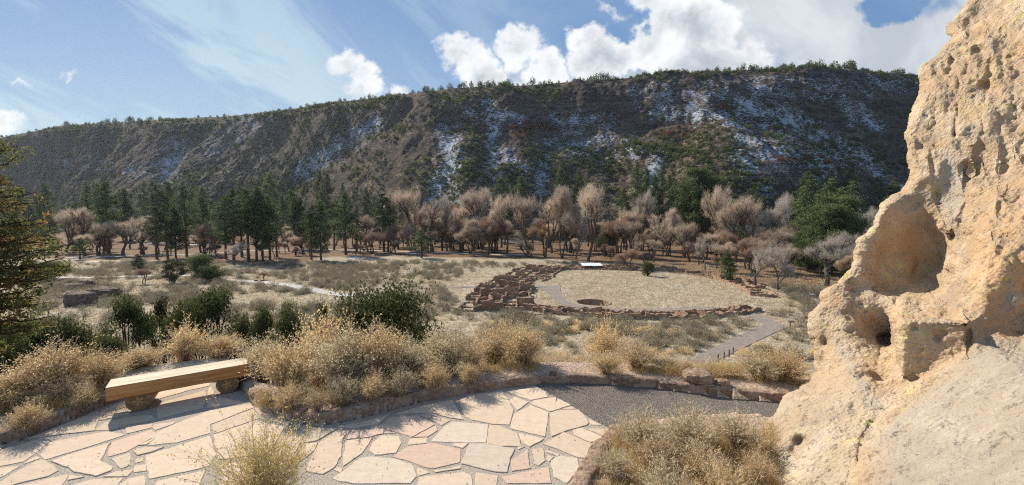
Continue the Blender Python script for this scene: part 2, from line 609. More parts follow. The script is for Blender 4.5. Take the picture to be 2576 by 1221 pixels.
def mesa_mat():
    m, g, b, o = base_mat('mesa_slope')
    tcn = g.n('ShaderNodeTexCoord').outputs['Object']
    A = lambda k: g.n('ShaderNodeAttribute', attribute_name=k).outputs['Fac']
    mp = g.n('ShaderNodeMapping', i={'Vector': tcn, 'Scale': (.55, .55, 1.5)}).outputs[0]
    n1_, n2_ = g.noise(mp, .8, 6, .75), g.noise(mp, .11, 6, .7, .5)
    talus = g.mix(g.step(n1_, .38, .64), (.042, .035, .032), (.225, .17, .13))
    gold = g.mix(g.step(n1_, .40, .62), (.070, .053, .038), (.48, .37, .23))
    col = g.mix(g.step(n2_, .46, .58), talus, gold)
    rock = g.mix(g.step(g.noise(tcn, .35, 6, .75), .35, .65), (.040, .032, .030), (.15, .11, .09))
    mp3 = g.n('ShaderNodeMapping', i={'Vector': tcn, 'Scale': (.025, .025, .30)}).outputs[0]
    band = g.step(g.noise(mp3, 1.0, 5, .7, .3), .47, .56)
    rock = g.mix(g.m('MULTIPLY', band, .6), rock, (.23, .17, .13))
    col = g.mix(g.m('MULTIPLY', band, .35), col, (.05, .04, .034))
    col = g.mix(A('cliff'), col, rock)
    sn1 = g.m('MULTIPLY', g.m('SUBTRACT', g.noise(mp, .75, 6, .85), .5), 4.2)
    sn2 = g.m('MULTIPLY', g.m('SUBTRACT', g.noise(tcn, .09, 4, .6), .5), 1.6)
    sn = g.step(g.m('ADD', g.m('ADD', A('snow'), sn1), sn2), .50, .62)
    sn = g.m('MULTIPLY', sn, g.step(A('snow'), .05, .2))
    col = g.mix(g.m('MULTIPLY', sn, .85), col, (.76, .81, .90))
    g.t.links.new(col, b.inputs['Base Color'])
    bp = g.n('ShaderNodeBump', i={'Strength': 1.0, 'Distance': 3.5, 'Height': n1_})
    g.t.links.new(bp.outputs[0], b.inputs['Normal'])
    return m


# ------------------------------------------------------------------ ground sheet
def world_sheet(name, yy_, tt_, fn, mat, attrs_fn):
    T_, Y_ = np.meshgrid(tt_, yy_)
    Xg = T_ * Y_
    Zg = fn(Xg, Y_)
    V = np.stack([Xg, Y_, Zg], -1).reshape(-1, 3)
    at = {k: v.ravel() for k, v in attrs_fn(Xg, Y_, Zg).items()}
    return mesh(name, V, grid_faces(len(yy_), len(tt_)), None, mat, True, at)


_lu = np.array([-200, 60, 200, 250, 300, 330, 400, 500, 560, 600, 700, 760, 860, 1100])
_lv = np.array([262, 259, 261, 266, 262, 257, 257, 259, 260, 264, 275, 286, 291, 300])
_lx, _ly = on_plane(_lu, _lv, ZF)


def ground_attrs(x, y, z):
    t = x / y
    lb = np.interp(t, _lx / _ly, _ly)
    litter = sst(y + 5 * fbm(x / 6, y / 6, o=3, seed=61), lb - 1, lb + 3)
    d = y - edge_y(t)
    near = (1 - sst(d, 3, 14)) * sst(t, -.75, -.55)
    slope = sst(d, .8, 3) * (1 - sst(d, 17, 30)) * (1 - sst(t, -.6, -.15)) + .55 * sst(d, 2.5, 5) * (1 - sst(d, 9, 20)) * sst(t, -.6, -.15)  # left hollow: shade under the trees painted as dark ground
    snow = np.zeros_like(x)
    for u, v, ru, rv in [(354, 258, 8, 1.6), (372, 255.5, 6, .8), (93, 262, 13, 1.2), (412, 254, 9, .9)]:
        cx, cy = on_plane(u, v, ZF)
        sx = ru / F * cy
        sy = rv * cy / (v - 215)
        snow = np.maximum(snow, .62 * np.exp(-(((x - cx) / sx) ** 2 + ((y - cy) / sy) ** 2)))
    return {'litter': litter, 'near': near, 'slope': np.clip(slope, 0, 1), 'snow': snow}


def ground_fn(x, y):
    z = flat_h(x, y)
    z = np.where(in_bed(x, y) & (y < edge_y(x / np.maximum(y, .1)) - .6), 0.07 + 0.05 * fbm(x * 3, y * 3, o=3, seed=71), z)
    rk = np.hypot(x - KX, y - KY)
    z = np.where(rk < KR, z - 2.6, z)
    return z


ys_ = np.concatenate([[0.3], np.geomspace(0.6, 12, 260), np.geomspace(12.1, 45, 150), np.linspace(45.2, 125, 330), np.geomspace(126, 1400, 90)])
tt_ = np.concatenate([np.linspace(-4, -1.45, 30), np.linspace(-1.42, 1.2, 560), np.linspace(1.25, 4, 30)])
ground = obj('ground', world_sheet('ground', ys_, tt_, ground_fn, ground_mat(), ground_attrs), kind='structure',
             label='dry grassy canyon floor and slope below the terrace')

# ------------------------------------------------------------------ mesa
SNOW = [([(487, 104), (493, 131), (493, 171), (480, 200)], 7, .56), ([(448, 135), (455, 158), (445, 180), (437, 205)], 11, .6),
        ([(375, 124), (342, 147), (300, 172)], 9, .52), ([(440, 205), (500, 195)], 9, .5), ([(178, 148), (165, 175)], 11, .48), ([(175, 165), (130, 172)], 8, .28),
        ([(545, 160), (540, 190)], 8, .6), ([(560, 118), (610, 125)], 9, .38), ([(470, 112), (520, 118)], 6, .5), ([(692, 107), (697, 120)], 6, .72), ([(655, 112), (740, 118)], 8, .5),
        ([(655, 160), (650, 185)], 9, .62), ([(740, 105), (790, 120), (812, 132)], 10, .62), ([(770, 112), (795, 150), (830, 168)], 16, .52), ([(845, 100), (855, 120)], 7, .6),
        ([(860, 110), (880, 125)], 6, .6), ([(745, 140), (780, 160)], 14, .5), ([(640, 95), (900, 85)], 12, .34), ([(735, 155), (770, 185)], 12, .5), ([(810, 130), (865, 160)], 10, .5),
        ([(60, 160), (110, 170)], 10, .18), ([(210, 150), (260, 120)], 14, .24), ([(560, 140), (640, 150)], 14, .38), ([(500, 150), (530, 175)], 10, .42), ([(860, 165), (900, 190)], 8, .4)]


def mesa_attrs(x, y, z):
    _, wv = mesa_raw(x, y, False)
    t = x / y
    # where each vertex stands on the mesa, as slopes (azimuth, elevation) from the overlook
    gx, gz = t, (z - CZ) / y
    snow = np.zeros_like(x)
    for pts, wd, st in SNOW:
        a, b = ray([p[0] for p in pts], [p[1] for p in pts])
        d = seg_d(gx, gz, list(zip(a, b)))
        snow = np.maximum(snow, st * np.exp(-(d / (wd * 1.25 / F)) ** 2))
    cl = sst(t, -0.45, 0.0)
    cliff = sst(wv, .60, .68) * (1 - sst(wv, .86, .93)) * (.45 + .55 * cl)
    cliff = np.maximum(cliff, .8 * sst(fbm(x / 30, wv * 6, o=3, seed=77), .1, .4) * sst(wv, .3, .5))
    lit = sst(wv + .06 * fbm(x / 8, y / 8, o=3, seed=81), .02, .1)
    return {'snow': snow, 'cliff': np.clip(cliff, 0, 1), 'talus': lit}


wr = np.concatenate([np.linspace(-.12, 0.98, 330), np.linspace(.985, 2.4, 26)])
tm = np.concatenate([np.linspace(-3.2, -1.36, 70), np.linspace(-1.35, 1.02, 900), np.linspace(1.04, 2.6, 50)])
Wm, Tm = np.meshgrid(wr, tm, indexing='ij')
Yb, Yr = base_y(Tm), rim_y(Tm)
Ym = Yb + Wm * (Yr - Yb)
Xm = Tm * Ym
Zm = mesa_h(Xm, Ym)
at_ = {k: v.ravel() for k, v in mesa_attrs(Xm, Ym, Zm).items()}
mesa = obj('hills', mesh('hills', np.stack([Xm, Ym, Zm], -1).reshape(-1, 3), grid_faces(len(wr), len(tm)), None, mesa_mat(), True, at_),
           kind='structure', label='long canyon wall with snow in its gullies')


# ------------------------------------------------------------------ patio and gravel
def px_poly(pts, sx, sy, ox, oy):
    return [(ox + p[0] * sx, oy + p[1] * sy) for p in pts]


def patio():
    # mortar bed
    bound = [(-140, 560), (-140, 470), (0, 445.5), (32, 436), (64, 423), (97, 409), (130, 397), (170, 386), (225, 380), (236, 382), (247, 390), (252, 402), (262, 412), (298, 423), (317, 426.5),
             (350, 421.2), (388, 411.2), (426, 400.7), (464, 394.2), (502, 388.2), (533, 384.3), (546, 391), (556, 397), (574, 407), (590, 418), (609, 428), (612, 433), (603, 441),
             (588, 456), (581, 467), (575, 481), (568, 510), (560, 620), (200, 700), (-60, 640)]
    P_ = [on_plane(u, v) for u, v in bound]
    xs = np.linspace(-6.5, 2.5, 150)
    ysx = np.linspace(1.2, 7.7, 120)
    m, g, b, o = base_mat('patio_mortar')
    tcn = g.n('ShaderNodeTexCoord').outputs['Object']
    nz = g.noise(tcn, 60, 4, .7)
    col = g.mix(g.step(nz, .36, .64), (.22, .185, .15), (.54, .47, .39))
    g.t.links.new(col, b.inputs['Base Color'])
    bp = g.n('ShaderNodeBump', i={'Strength': .9, 'Distance': .012, 'Height': nz})
    g.t.links.new(bp.outputs[0], b.inputs['Normal'])
    import mathutils
    vs = [Vector((x, y, 0.0)) for x, y in P_]
    tris = mathutils.geometry.tessellate_polygon([vs])
    me = mesh('patio', [tuple(v) for v in vs], None, [list(t) for t in tris], m)
    o_ = obj('patio', me, kind='structure', label='mortar bed of the flagstone terrace')
    # stones
    z2 = lambda L: px_poly(L, .12617, .12617, 300, 350)
    z1 = lambda L: px_poly(L, .11646, .11646, 0, 350)
    S = []
    for L, c in [([(0, 612), (290, 627), (130, 720), (0, 742)], 0), ([(300, 612), (500, 572), (700, 517), (625, 583), (430, 622)], 0),
                 ([(740, 515), (1000, 440), (1200, 402), (1290, 555), (1200, 542), (1050, 500), (860, 508)], 0), ([(382, 642), (660, 632), (655, 665), (560, 688), (375, 710)], 1),
                 ([(628, 610), (712, 542), (930, 522), (1030, 570), (1062, 595), (880, 692), (780, 655), (680, 622)], 1), ([(940, 517), (1038, 508), (1038, 545)], 1),
                 ([(1065, 517), (1185, 560), (1120, 600), (1055, 560)], 0), ([(905, 693), (1075, 603), (1085, 640), (1010, 688)], 1),
                 ([(1160, 600), (1220, 572), (1490, 592), (1470, 735), (1042, 728), (1090, 670)], 2), ([(668, 662), (692, 643), (760, 662)], 0),
                 ([(0, 752), (140, 737), (110, 800), (0, 880)], 0), ([(150, 742), (290, 640), (372, 648), (333, 715), (325, 840), (270, 935), (180, 985), (50, 960), (110, 830)], 0),
                 ([(362, 722), (572, 698), (490, 820), (347, 920), (337, 880), (362, 800)], 0), ([(578, 740), (650, 682), (780, 687), (798, 740), (758, 818), (600, 832), (558, 800)], 0),
                 ([(857, 753), (877, 707), (1003, 697), (1000, 738)], 0), ([(740, 850), (850, 772), (1040, 743), (1270, 790), (1263, 893), (1050, 942), (990, 928), (890, 888)], 1),
                 ([(1347, 748), (1480, 748), (1700, 792), (1660, 860), (1640, 972), (1500, 957), (1287, 903)], 2), ([(1227, 745), (1333, 742), (1290, 778), (1227, 763)], 0),
                 ([(262, 1020), (480, 862), (560, 852), (740, 867), (878, 907), (922, 1000), (870, 1058), (430, 1058), (320, 1043)], 2), ([(267, 950), (300, 932), (338, 945), (325, 973)], 0),
                 ([(927, 937), (1028, 975), (940, 998)], 0), ([(1062, 960), (1263, 927), (1268, 943), (1080, 973)], 0), ([(950, 1012), (1300, 972), (1353, 1000), (1370, 1110), (935, 1110)], 0),
                 ([(1397, 977), (1568, 997), (1560, 1110), (1397, 1110)], 0), ([(1602, 1010), (1970, 932), (1988, 1058), (1650, 1058)], 1),
                 ([(1503, 603), (1560, 602), (1718, 662), (1752, 768), (1600, 763), (1487, 742)], 0), ([(1740, 665), (1925, 710), (1820, 768), (1772, 740)], 0),
                 ([(1680, 580), (1702, 512), (1830, 443), (1968, 500), (1940, 688), (1672, 622)], 0), ([(1727, 772), (1780, 770), (1732, 790)], 2),
                 ([(1680, 882), (1808, 788), (1810, 910), (1825, 938), (1682, 962)], 1), ([(1842, 792), (1920, 782), (1938, 880), (1890, 918), (1862, 900)], 0),
                 ([(1990, 505), (2042, 484), (2210, 478), (2288, 580), (2270, 598), (2120, 638), (1997, 687), (1992, 600)], 0), ([(1700, 373), (1808, 416), (1722, 478), (1662, 402)], 0),
                 ([(1842, 427), (1862, 403), (2028, 378), (2026, 478), (1980, 488), (1852, 436)], 0), ([(1652, 336), (1860, 293), (1948, 332), (1958, 373), (1830, 398), (1742, 369)], 0),
                 ([(1255, 405), (1350, 362), (1600, 328), (1648, 400), (1688, 480), (1658, 595), (1520, 586), (1370, 556), (1312, 530)], 0), ([(2045, 388), (2146, 440), (2012, 478)], 0),
                 ([(2075, 474), (2150, 453), (2176, 470)], 0), ([(1932, 750), (2090, 657), (2150, 682), (2338, 760), (2270, 858), (2200, 852), (2050, 788)], 0),
                 ([(2172, 640), (2230, 622), (2408, 700), (2388, 718), (2300, 732), (2180, 678)], 0), ([(2275, 627), (2440, 627), (2462, 668), (2420, 688)], 0), ([(2295, 552), (2390, 598), (2300, 593)], 0),
                 ([(1992, 880), (2060, 842), (2198, 862), (2213, 950), (2110, 1058), (2020, 1008)], 2), ([(1957, 797), (2052, 830), (2040, 843), (1960, 815)], 0), ([(1960, 842), (2008, 852), (1975, 888), (1957, 870)], 0)]:
        S.append((z2(L), c))
    for L, c in [([(0, 830), (290, 742), (560, 642), (835, 525), (845, 560), (808, 695), (400, 740), (100, 785), (0, 868)], 0), ([(855, 560), (875, 522), (1070, 442), (1080, 520), (1110, 548), (900, 598), (852, 603)], 0),
                 ([(822, 690), (900, 627), (1100, 577), (1300, 562), (1325, 600), (1070, 647), (940, 687)], 0), ([(0, 882), (300, 775), (415, 792), (290, 898), (200, 960), (0, 998)], 0),
                 ([(352, 900), (435, 793), (830, 718), (930, 703), (1068, 732), (950, 772), (650, 866), (402, 940)], 0), ([(1095, 718), (1082, 667), (1298, 638), (1298, 668)], 0),
                 ([(1340, 688), (1312, 665), (1330, 643), (1508, 617), (1478, 640)], 0), ([(972, 790), (1290, 692), (1333, 720), (1300, 758), (1080, 877), (932, 918), (937, 870)], 1),
                 ([(1355, 700), (1800, 523), (2150, 463), (2172, 498), (1800, 640), (1802, 715), (1520, 796), (1273, 817)], 0),
                 ([(443, 957), (700, 873), (943, 803), (888, 900), (850, 952), (968, 1010), (950, 1038), (820, 1087), (640, 1047), (602, 1008), (480, 975)], 0), ([(0, 1017), (170, 1002), (40, 1078), (0, 1098)], 0),
                 ([(0, 1140), (300, 962), (370, 947), (498, 1040), (410, 1087), (150, 1148), (0, 1200)], 0), ([(212, 980), (310, 917), (338, 935), (230, 973)], 0), ([(957, 937), (1120, 888), (1118, 990), (1040, 1022)], 0),
                 ([(1142, 862), (1240, 842), (1400, 840), (1300, 878), (1190, 903)], 0), ([(1195, 820), (1330, 758), (1258, 814)], 0), ([(1167, 940), (1230, 927), (1225, 958), (1160, 973)], 0),
                 ([(1162, 1000), (1250, 987), (1250, 1038), (1150, 1053)], 0), ([(1252, 912), (1800, 742), (1850, 900), (1790, 1000), (1292, 1107), (1272, 1000)], 0), ([(897, 1090), (1000, 1047), (1148, 1032), (1090, 1087)], 0),
                 ([(602, 1077), (716, 1095), (592, 1118)], 0), ([(170, 1165), (580, 1072), (522, 1165)], 0), ([(632, 1165), (780, 1117), (1050, 1102), (1000, 1165)], 0), ([(1022, 1165), (1110, 1107), (1238, 1082), (1238, 1180)], 0),
                 ([(1332, 1180), (1352, 1132), (1758, 1042), (1700, 1180)], 0), ([(1352, 525), (1372, 462), (1758, 352), (1768, 420), (1738, 498), (1356, 592)], 0),
                 ([(1305, 440), (1322, 352), (1800, 262), (1790, 312), (1600, 352)], 0), ([(1785, 372), (1802, 312), (1842, 352), (1832, 400), (2100, 452), (1782, 497)], 0),
                 ([(1835, 735), (2200, 612), (2440, 668), (2300, 890), (1880, 940)], 0), ([(1905, 985), (2300, 932), (2390, 1180), (1905, 1180)], 0), ([(2480, 690), (2570, 700), (2550, 1000), (2345, 900)], 1),
                 ([(2190, 500), (2400, 560), (2480, 650), (2250, 590)], 0), ([(1822, 645), (2170, 508), (2225, 588), (1840, 718)], 0)]:
        S.append((z1(L), c))
    for u0, v0 in [(-90, 470), (-60, 500), (-20, 520), (-100, 520), (60, 505), (130, 510), (200, 515), (280, 512), (350, 515), (430, 520), (520, 515)]:
        S.append(([(u0 - 30, v0 + 4), (u0 - 8, v0 - 14), (u0 + 34, v0 - 8), (u0 + 30, v0 + 12), (u0, v0 + 20)], 0))
    cols = [(.57, .45, .335), (.56, .41, .315), (.53, .44, .35)]
    mats = []
    for k, c in enumerate(cols):
        m, g, b, o = base_mat(['buff_flagstone', 'pink_flagstone', 'grey_flagstone'][k])
        tcn = g.n('ShaderNodeTexCoord').outputs['Object']
        at = g.n('ShaderNodeAttribute', attribute_name='tint').outputs['Fac']
        mp = g.n('ShaderNodeMapping', i={'Vector': tcn, 'Scale': (1.2, 5, 1), 'Rotation': (0, 0, .5)}).outputs[0]
        nz, n2_ = g.noise(tcn, 11, 8, .75), g.noise(mp, 4, 6, .75, .5)
        c_ = g.mix(g.step(nz, .3, .7), tuple(v * .9 for v in c), tuple(min(1, v * 1.07) for v in c))
        c_ = g.mix(g.m('MULTIPLY', g.step(n2_, .50, .66), .5), c_, (c[0] * .85, c[1] * .78, c[2] * .72))
        c_ = g.mix(g.m('MULTIPLY', g.step(g.noise(tcn, 45, 3, .7), .66, .74), .5), c_, (.42, .34, .26))
        c_ = g.n('ShaderNodeVectorMath', operation='SCALE', i={0: c_, 'Scale': g.m('ADD', g.m('MULTIPLY', at, .16), .92)}).outputs[0]
        g.t.links.new(c_, b.inputs['Base Color'])
        b.inputs['Roughness'].default_value = .95
        b.inputs['Specular IOR Level'].default_value = .08
        bp = g.n('ShaderNodeBump', i={'Strength': .35, 'Distance': .01, 'Height': g.m('ADD', nz, n2_)})
        g.t.links.new(bp.outputs[0], b.inputs['Normal'])
        mats.append(m)
    for k in range(3):
        mb = MB()
        for pts, c in S:
            if c != k:
                continue
            W_ = np.array([on_plane(u, v) for u, v in pts])
            # irregular hand-broken outline
            out = []
            n = len(W_)
            for i in range(n):
                a_, b_ = W_[i], W_[(i + 1) % n]
                L_ = np.linalg.norm(b_ - a_)
                kk = max(1, int(L_ / .07))
                nrm = np.array([-(b_ - a_)[1], (b_ - a_)[0]]) / (L_ + 1e-9)
                for j in range(kk):
                    q = a_ + (b_ - a_) * j / kk
                    out.append(q + nrm * rng.normal(0, .0045) * (1 if j else .6))
            W_ = np.array(out)
            cc = W_.mean(0)
            W_ = cc + (W_ - cc) * (1 + .011 / np.maximum(np.linalg.norm(W_ - cc, axis=1), .08))[:, None]
            inn = cc + (W_ - cc) * (1 - .005 / np.maximum(np.linalg.norm(W_ - cc, axis=1), .05))[:, None]
            n = len(W_)
            ht = .006 + rng.random() * .006
            V = np.concatenate([np.c_[W_, np.full(n, .001)], np.c_[W_, np.full(n, ht - .004)], np.c_[inn, np.full(n, ht)]])
            ii = np.arange(n)
            jj = (ii + 1) % n
            Q = np.concatenate([np.stack([ii, jj, jj + n, ii + n], 1), np.stack([ii + n, jj + n, jj + 2 * n, ii + 2 * n], 1)])
            tr = mathutils.geometry.tessellate_polygon([[Vector((x, y, 0)) for x, y in inn]])
            T = np.array([list(t) for t in tr]) + 2 * n
            mb.add(V, Q, T, rng.random())
        obj('flagstones', mb.build('flagstones', mats[k]), kind='structure', label=['buff flagstones set in the terrace', 'pink flagstones set in the terrace', 'pale grey flagstones set in the terrace'][k])
    # gravel path curving away to the right
    gb = [(533, 384.3), (600, 383.7), (660, 388.8), (732, 398.7), (777, 402.2), (860, 408), (900, 425), (800, 436), (700, 432), (640, 433), (612, 433), (609, 428), (590, 418), (574, 407), (556, 397), (546, 391)]
    G_ = [on_plane(u, v) for u, v in gb]
    m, g, b, o = base_mat('gravel_path')
    tcn = g.n('ShaderNodeTexCoord').outputs['Object']
    vo = g.n('ShaderNodeTexVoronoi', i={'Vector': tcn, 'Scale': 75.0})
    nz = g.noise(tcn, 6, 3)
    col = g.mix(vo.outputs['Color'], (.20, .175, .155), (.36, .32, .285))
    col = g.mix(g.step(vo.outputs['Distance'], .35, .75), col, (.11, .09, .075))
    col = g.mix(g.m('MULTIPLY', g.step(nz, .5, .7), .3), col, (.34, .29, .24))
    g.t.links.new(col, b.inputs['Base Color'])
    bp = g.n('ShaderNodeBump', i={'Strength': 1.0, 'Distance': .02, 'Height': vo.outputs['Distance']})
    bp.invert = True
    g.t.links.new(bp.outputs[0], b.inputs['Normal'])
    xs, ysg = np.meshgrid(np.linspace(0, 8, 260), np.linspace(4.2, 7.5, 150))
    vs = [Vector((x, y, 0.004)) for x, y in G_]
    tris = mathutils.geometry.tessellate_polygon([vs])
    obj('path', mesh('path', [tuple(v) for v in vs], None, [list(t) for t in tris], m), kind='structure', label='grey gravel path beside the flagstones')
    # loose pebbles over the gravel
    mb = MB()
    n = 5200
    px = rng.uniform(0, 7, n)
    py = rng.uniform(5.2, 7.3, n)
    k = poly_mask(px, py, G_)
    px, py = px[k], py[k]
    n = len(px)
    s = rng.uniform(.003, .008, n)
    oct_ = np.array([[1, 0, 0], [0, 1, 0], [-1, 0, 0], [0, -1, 0], [0, 0, .7], [0, 0, -.7]])
    T8 = np.array([[0, 1, 4], [1, 2, 4], [2, 3, 4], [3, 0, 4], [1, 0, 5], [2, 1, 5], [3, 2, 5], [0, 3, 5]])
    ang = rng.random(n) * 6.28
    V = oct_[None] * s[:, None, None] * rng.uniform(.7, 1.3, (n, 6, 1))
    c_, s_ = np.cos(ang)[:, None], np.sin(ang)[:, None]
    V = np.stack([V[..., 0] * c_ - V[..., 1] * s_ + px[:, None], V[..., 0] * s_ + V[..., 1] * c_ + py[:, None], V[..., 2] + .008], -1)
    T = (T8[None] + (np.arange(n) * 6)[:, None, None]).reshape(-1, 3)
    mb.add(V.reshape(-1, 3), None, T, np.repeat(rng.random(n), 6))
    obj('gravel', mb.build('gravel', rough_mat('pebbles', (.22, .19, .17), (.5, .45, .4), 20, .2)), kind='stuff', label='loose pebbles on the gravel path')


patio()
mb = MB()
n = 420
px, py = on_plane(rng.uniform(0, 600, n), 386 + 100 * rng.random(n) ** .8)
k = py < edge_y(px / py) - .05
C_ = np.c_[px, py, np.full(n, .0145)][k]
th_ = rng.random(len(C_)) * 6.28
leaves(mb, C_, rng.uniform(.008, .03, len(C_)), .4, dirs=np.c_[np.cos(th_), np.sin(th_), 0 * th_ + .05])
obj('leaf_litter', mb.build('leaf_litter', foliage_mat('leaf_litter', (.10, .07, .045), (.38, .27, .15), trans=0)), kind='stuff', label='scattered dry leaf bits on the flagstones')


# ------------------------------------------------------------------ rocks
def rock_mesh(name, L, W_, H_, mat, seed=0, amp=.16, n=14, flat=.5, tint=.5, lump=2.2):
    """boxy rounded stone with a rough surface, its base at z=0"""
    u = np.linspace(-1, 1, n)
    faces, V = [], []
    c = 0
    for ax in range(3):
        for sg in (-1, 1):
            A_, B_ = np.meshgrid(u, u)
            p = np.zeros((n, n, 3))
            p[..., ax] = sg
            p[..., (ax + 1) % 3] = A_ * sg
            p[..., (ax + 2) % 3] = B_
            V.append(p.reshape(-1, 3))
            faces.append(grid_faces(n, n, c))
            c += n * n
    V = np.concatenate(V)
    q = V / (np.sum(np.abs(V) ** 5, 1) ** .2)[:, None]
    sp = V / np.linalg.norm(V, axis=1)[:, None]
    q = q * (1 - flat) + sp * flat
    d = 1 + amp * fbm(q[:, 0] * lump, q[:, 1] * lump, q[:, 2] * lump, o=4, seed=seed, g=.6) * 2
    q = q * d[:, None]
    q = q * np.array([L / 2, W_ / 2, H_ / 2])
    q[:, 2] += H_ / 2 * .9
    return mesh(name, q, np.concatenate(faces), None, mat, True, {'tint': np.full(len(q), tint)})


def red_mat():
    m, g, b, o = base_mat('red_tuff')
    tcn = g.n('ShaderNodeTexCoord').outputs['Object']
    at = g.n('ShaderNodeAttribute', attribute_name='tint').outputs['Fac']
    nz = g.noise(tcn, 14, 6, .7)
    col = g.mix(g.step(nz, .34, .66), (.15, .095, .065), (.42, .29, .205))
    col = g.mix(g.step(g.noise(tcn, 5, 4), .5, .62), col, (.40, .31, .24))
    col = g.mix(g.m('MULTIPLY', at, .5), col, (.30, .22, .17))
    g.t.links.new(col, b.inputs['Base Color'])
    bp = g.n('ShaderNodeBump', i={'Strength': .9, 'Distance': .03, 'Height': nz})
    g.t.links.new(bp.outputs[0], b.inputs['Normal'])
    return m


M['red'] = red_mat()
M['boulder'] = rough_mat('backlit_boulder', (.09, .065, .05), (.24, .18, .14), 2.2, .8, (.16, .13, .11), .9, .1)  # darkness of the backlit meadow boulders put into their colour


def curb(name, label, pts, h=.2, wd=.2, lens=(.35, .7), zb=-.03, group='edging walls round the terrace', gap=.0, offs=1):
    P_ = np.array([on_plane(u, v) for u, v in pts])
    seg = np.r_[0, np.cumsum(np.linalg.norm(np.diff(P_, axis=0), axis=1))]
    root = thing(name, label, 'stone edging', (P_[0][0], P_[0][1], 0), group=group)
    s = 0
    k = 0
    while s < seg[-1] - .05:
        L_ = min(rng.uniform(*lens), seg[-1] - s)
        s1 = s + L_
        a = np.array([np.interp(s, seg, P_[:, 0]), np.interp(s, seg, P_[:, 1])])
        b = np.array([np.interp(s1, seg, P_[:, 0]), np.interp(s1, seg, P_[:, 1])])
        d = (b - a) / (np.linalg.norm(b - a) + 1e-9)
        nrm = np.array([-d[1], d[0]]) * offs
        c = (a + b) / 2 + nrm * (wd * .5 + rng.normal(0, .012))
        hh = h * rng.uniform(.88, 1.12)
        me = rock_mesh('curb_stone', L_ * 1.13 - gap, wd * rng.uniform(.95, 1.2), hh + .05, M['red'], seed=100 + k + int(P_[0][0] * 10), amp=.05, n=18, flat=.12, tint=rng.random(), lump=3.0)
        o_ = obj('curb_stone', me, root, (c[0] - P_[0][0], c[1] - P_[0][1], zb))
        o_.rotation_euler = (rng.normal(0, .05), rng.normal(0, .03), math.atan2(d[1], d[0]))
        s = s1
        k += 1
    return root


curb('stone_curb', 'long curved red stone curb between the flagstones and the dry shrubs, ending at the cliff', [(317, 426.3), (350, 421), (388, 411), (426, 400.5), (464, 394), (502, 388), (533, 384), (600, 383.5), (660, 388.6), (732, 398.5), (777, 402), (800, 405)], .135, .15, (.45, 1.0))
curb('stone_curb', 'low ragged brown stones of the curb just right of the log bench', [(232, 381), (246, 390), (251, 400), (258, 408), (272, 415), (298, 422), (314, 426)], .15, .17, (.16, .3), gap=.02)
curb('stone_curb', 'broken reddish stone curb at the bottom edge, below the right-hand shrub', [(565, 520), (575, 481), (588, 456), (603, 441), (612, 433)], .13, .19, (.2, .34), offs=-1)
for k, (a, b, lab) in enumerate([((-50, 465), (-4, 449), 'pinkish edging stone at the left frame edge beside the flagstones'), ((-2, 446), (32, 436), 'rough grey-brown edging stone, nearest the left frame edge'), ((34, 434.5), (64, 423), 'long smooth brown edging stone, second along the left terrace edge'),
                                 ((65.5, 421.5), (97, 409), 'knobbly reddish edging stone left of the log bench'), ((99, 408), (131, 397), 'low edging stone partly behind the left end of the log bench'), ((160, 389), (180, 384.5), 'small red stone seen under the log bench seat')]):
    a, b = np.array(on_plane(*a)), np.array(on_plane(*b))
    d = b - a
    L_ = np.linalg.norm(d)
    c = (a + b) / 2 + np.array([-d[1], d[0]]) / L_ * .09
    me = rock_mesh('edging_stone', L_ * 1.02, .2, .19, M['red'], seed=300 + k, amp=.1, n=20, flat=.35, tint=rng.random())
    o_ = obj('edging_stone', me, None, (c[0], c[1], -.02), label=lab, category='stone', group='edging stones left of the bench')
    o_.rotation_euler = (0, 0, math.atan2(d[1], d[0]))


def put_rock(name, u, vb, wpx, hpx, lab, mat, seed, dpt=.8, flat=.35, amp=.15, cat='rock', zc=None, group=None, lump=2.2):
    if zc is None:
        x, y, z = (float(q[0]) for q in hit(u, vb))
    else:
        x, y = on_plane(u, vb, zc)
        z = zc
    s = y / F
    L_, H_ = wpx * s, hpx * s
    me = rock_mesh(name, L_, L_ * dpt, H_ * 1.12, mat, seed, amp, 26, flat, .5, lump)
    kw = dict(label=lab, category=cat)
    if group:
        kw['group'] = group
    o_ = obj(name, me, None, (x, y + L_ * dpt * .3, z - H_ * .1), **kw)
    o_.rotation_euler = (0, 0, rng.uniform(-.25, .25))
    return o_


GB = 'dark boulders on the meadow at left'
put_rock('boulder', 76, 306, 23, 13.5, 'blocky dark boulder, largest of those on the left meadow', M['boulder'], 1, flat=.05, amp=.07, group=GB)
put_rock('boulder', 98, 297, 25, 8.5, 'long low dark boulder right of the blocky one', M['boulder'], 2, amp=.2, group=GB)
put_rock('boulder', 83, 287.5, 14, 7, 'pointed dark boulder, farthest of those on the left meadow', M['boulder'], 3, flat=.7, amp=.2, group=GB)
put_rock('boulder', 69, 289.5, 17, 5.5, 'flat wide dark boulder beside the pointed one', M['boulder'], 4, flat=.5, group=GB)
put_rock('boulder', 701, 383, 30, 11, 'rounded red-brown boulder sunk in the grass behind the curb', M['red'], 5, flat=.5, amp=.12)
put_rock('stone', 724, 386, 13, 6, 'small pale stone right of the red-brown boulder', M['red'], 6, flat=.5)
put_rock('stone', 553, 375, 7, 3.4, 'small grey stone lying on the curb behind the flagstones', M['boulder'], 7, flat=.6)
put_rock('stone', 348, 398, 12, 7, 'pinkish half-buried stone under the large middle shrub', M['red'], 8, flat=.5)
put_rock('stone', 432, 391, 16, 6, 'orange stone beside the curb below the pale green shrub', M['red'], 9, flat=.5)
put_rock('stone', 619, 486, 16, 15, 'upright pinkish stone in the lower right planting bed', M['red'], 10, flat=.5, zc=.08, cat='stone')
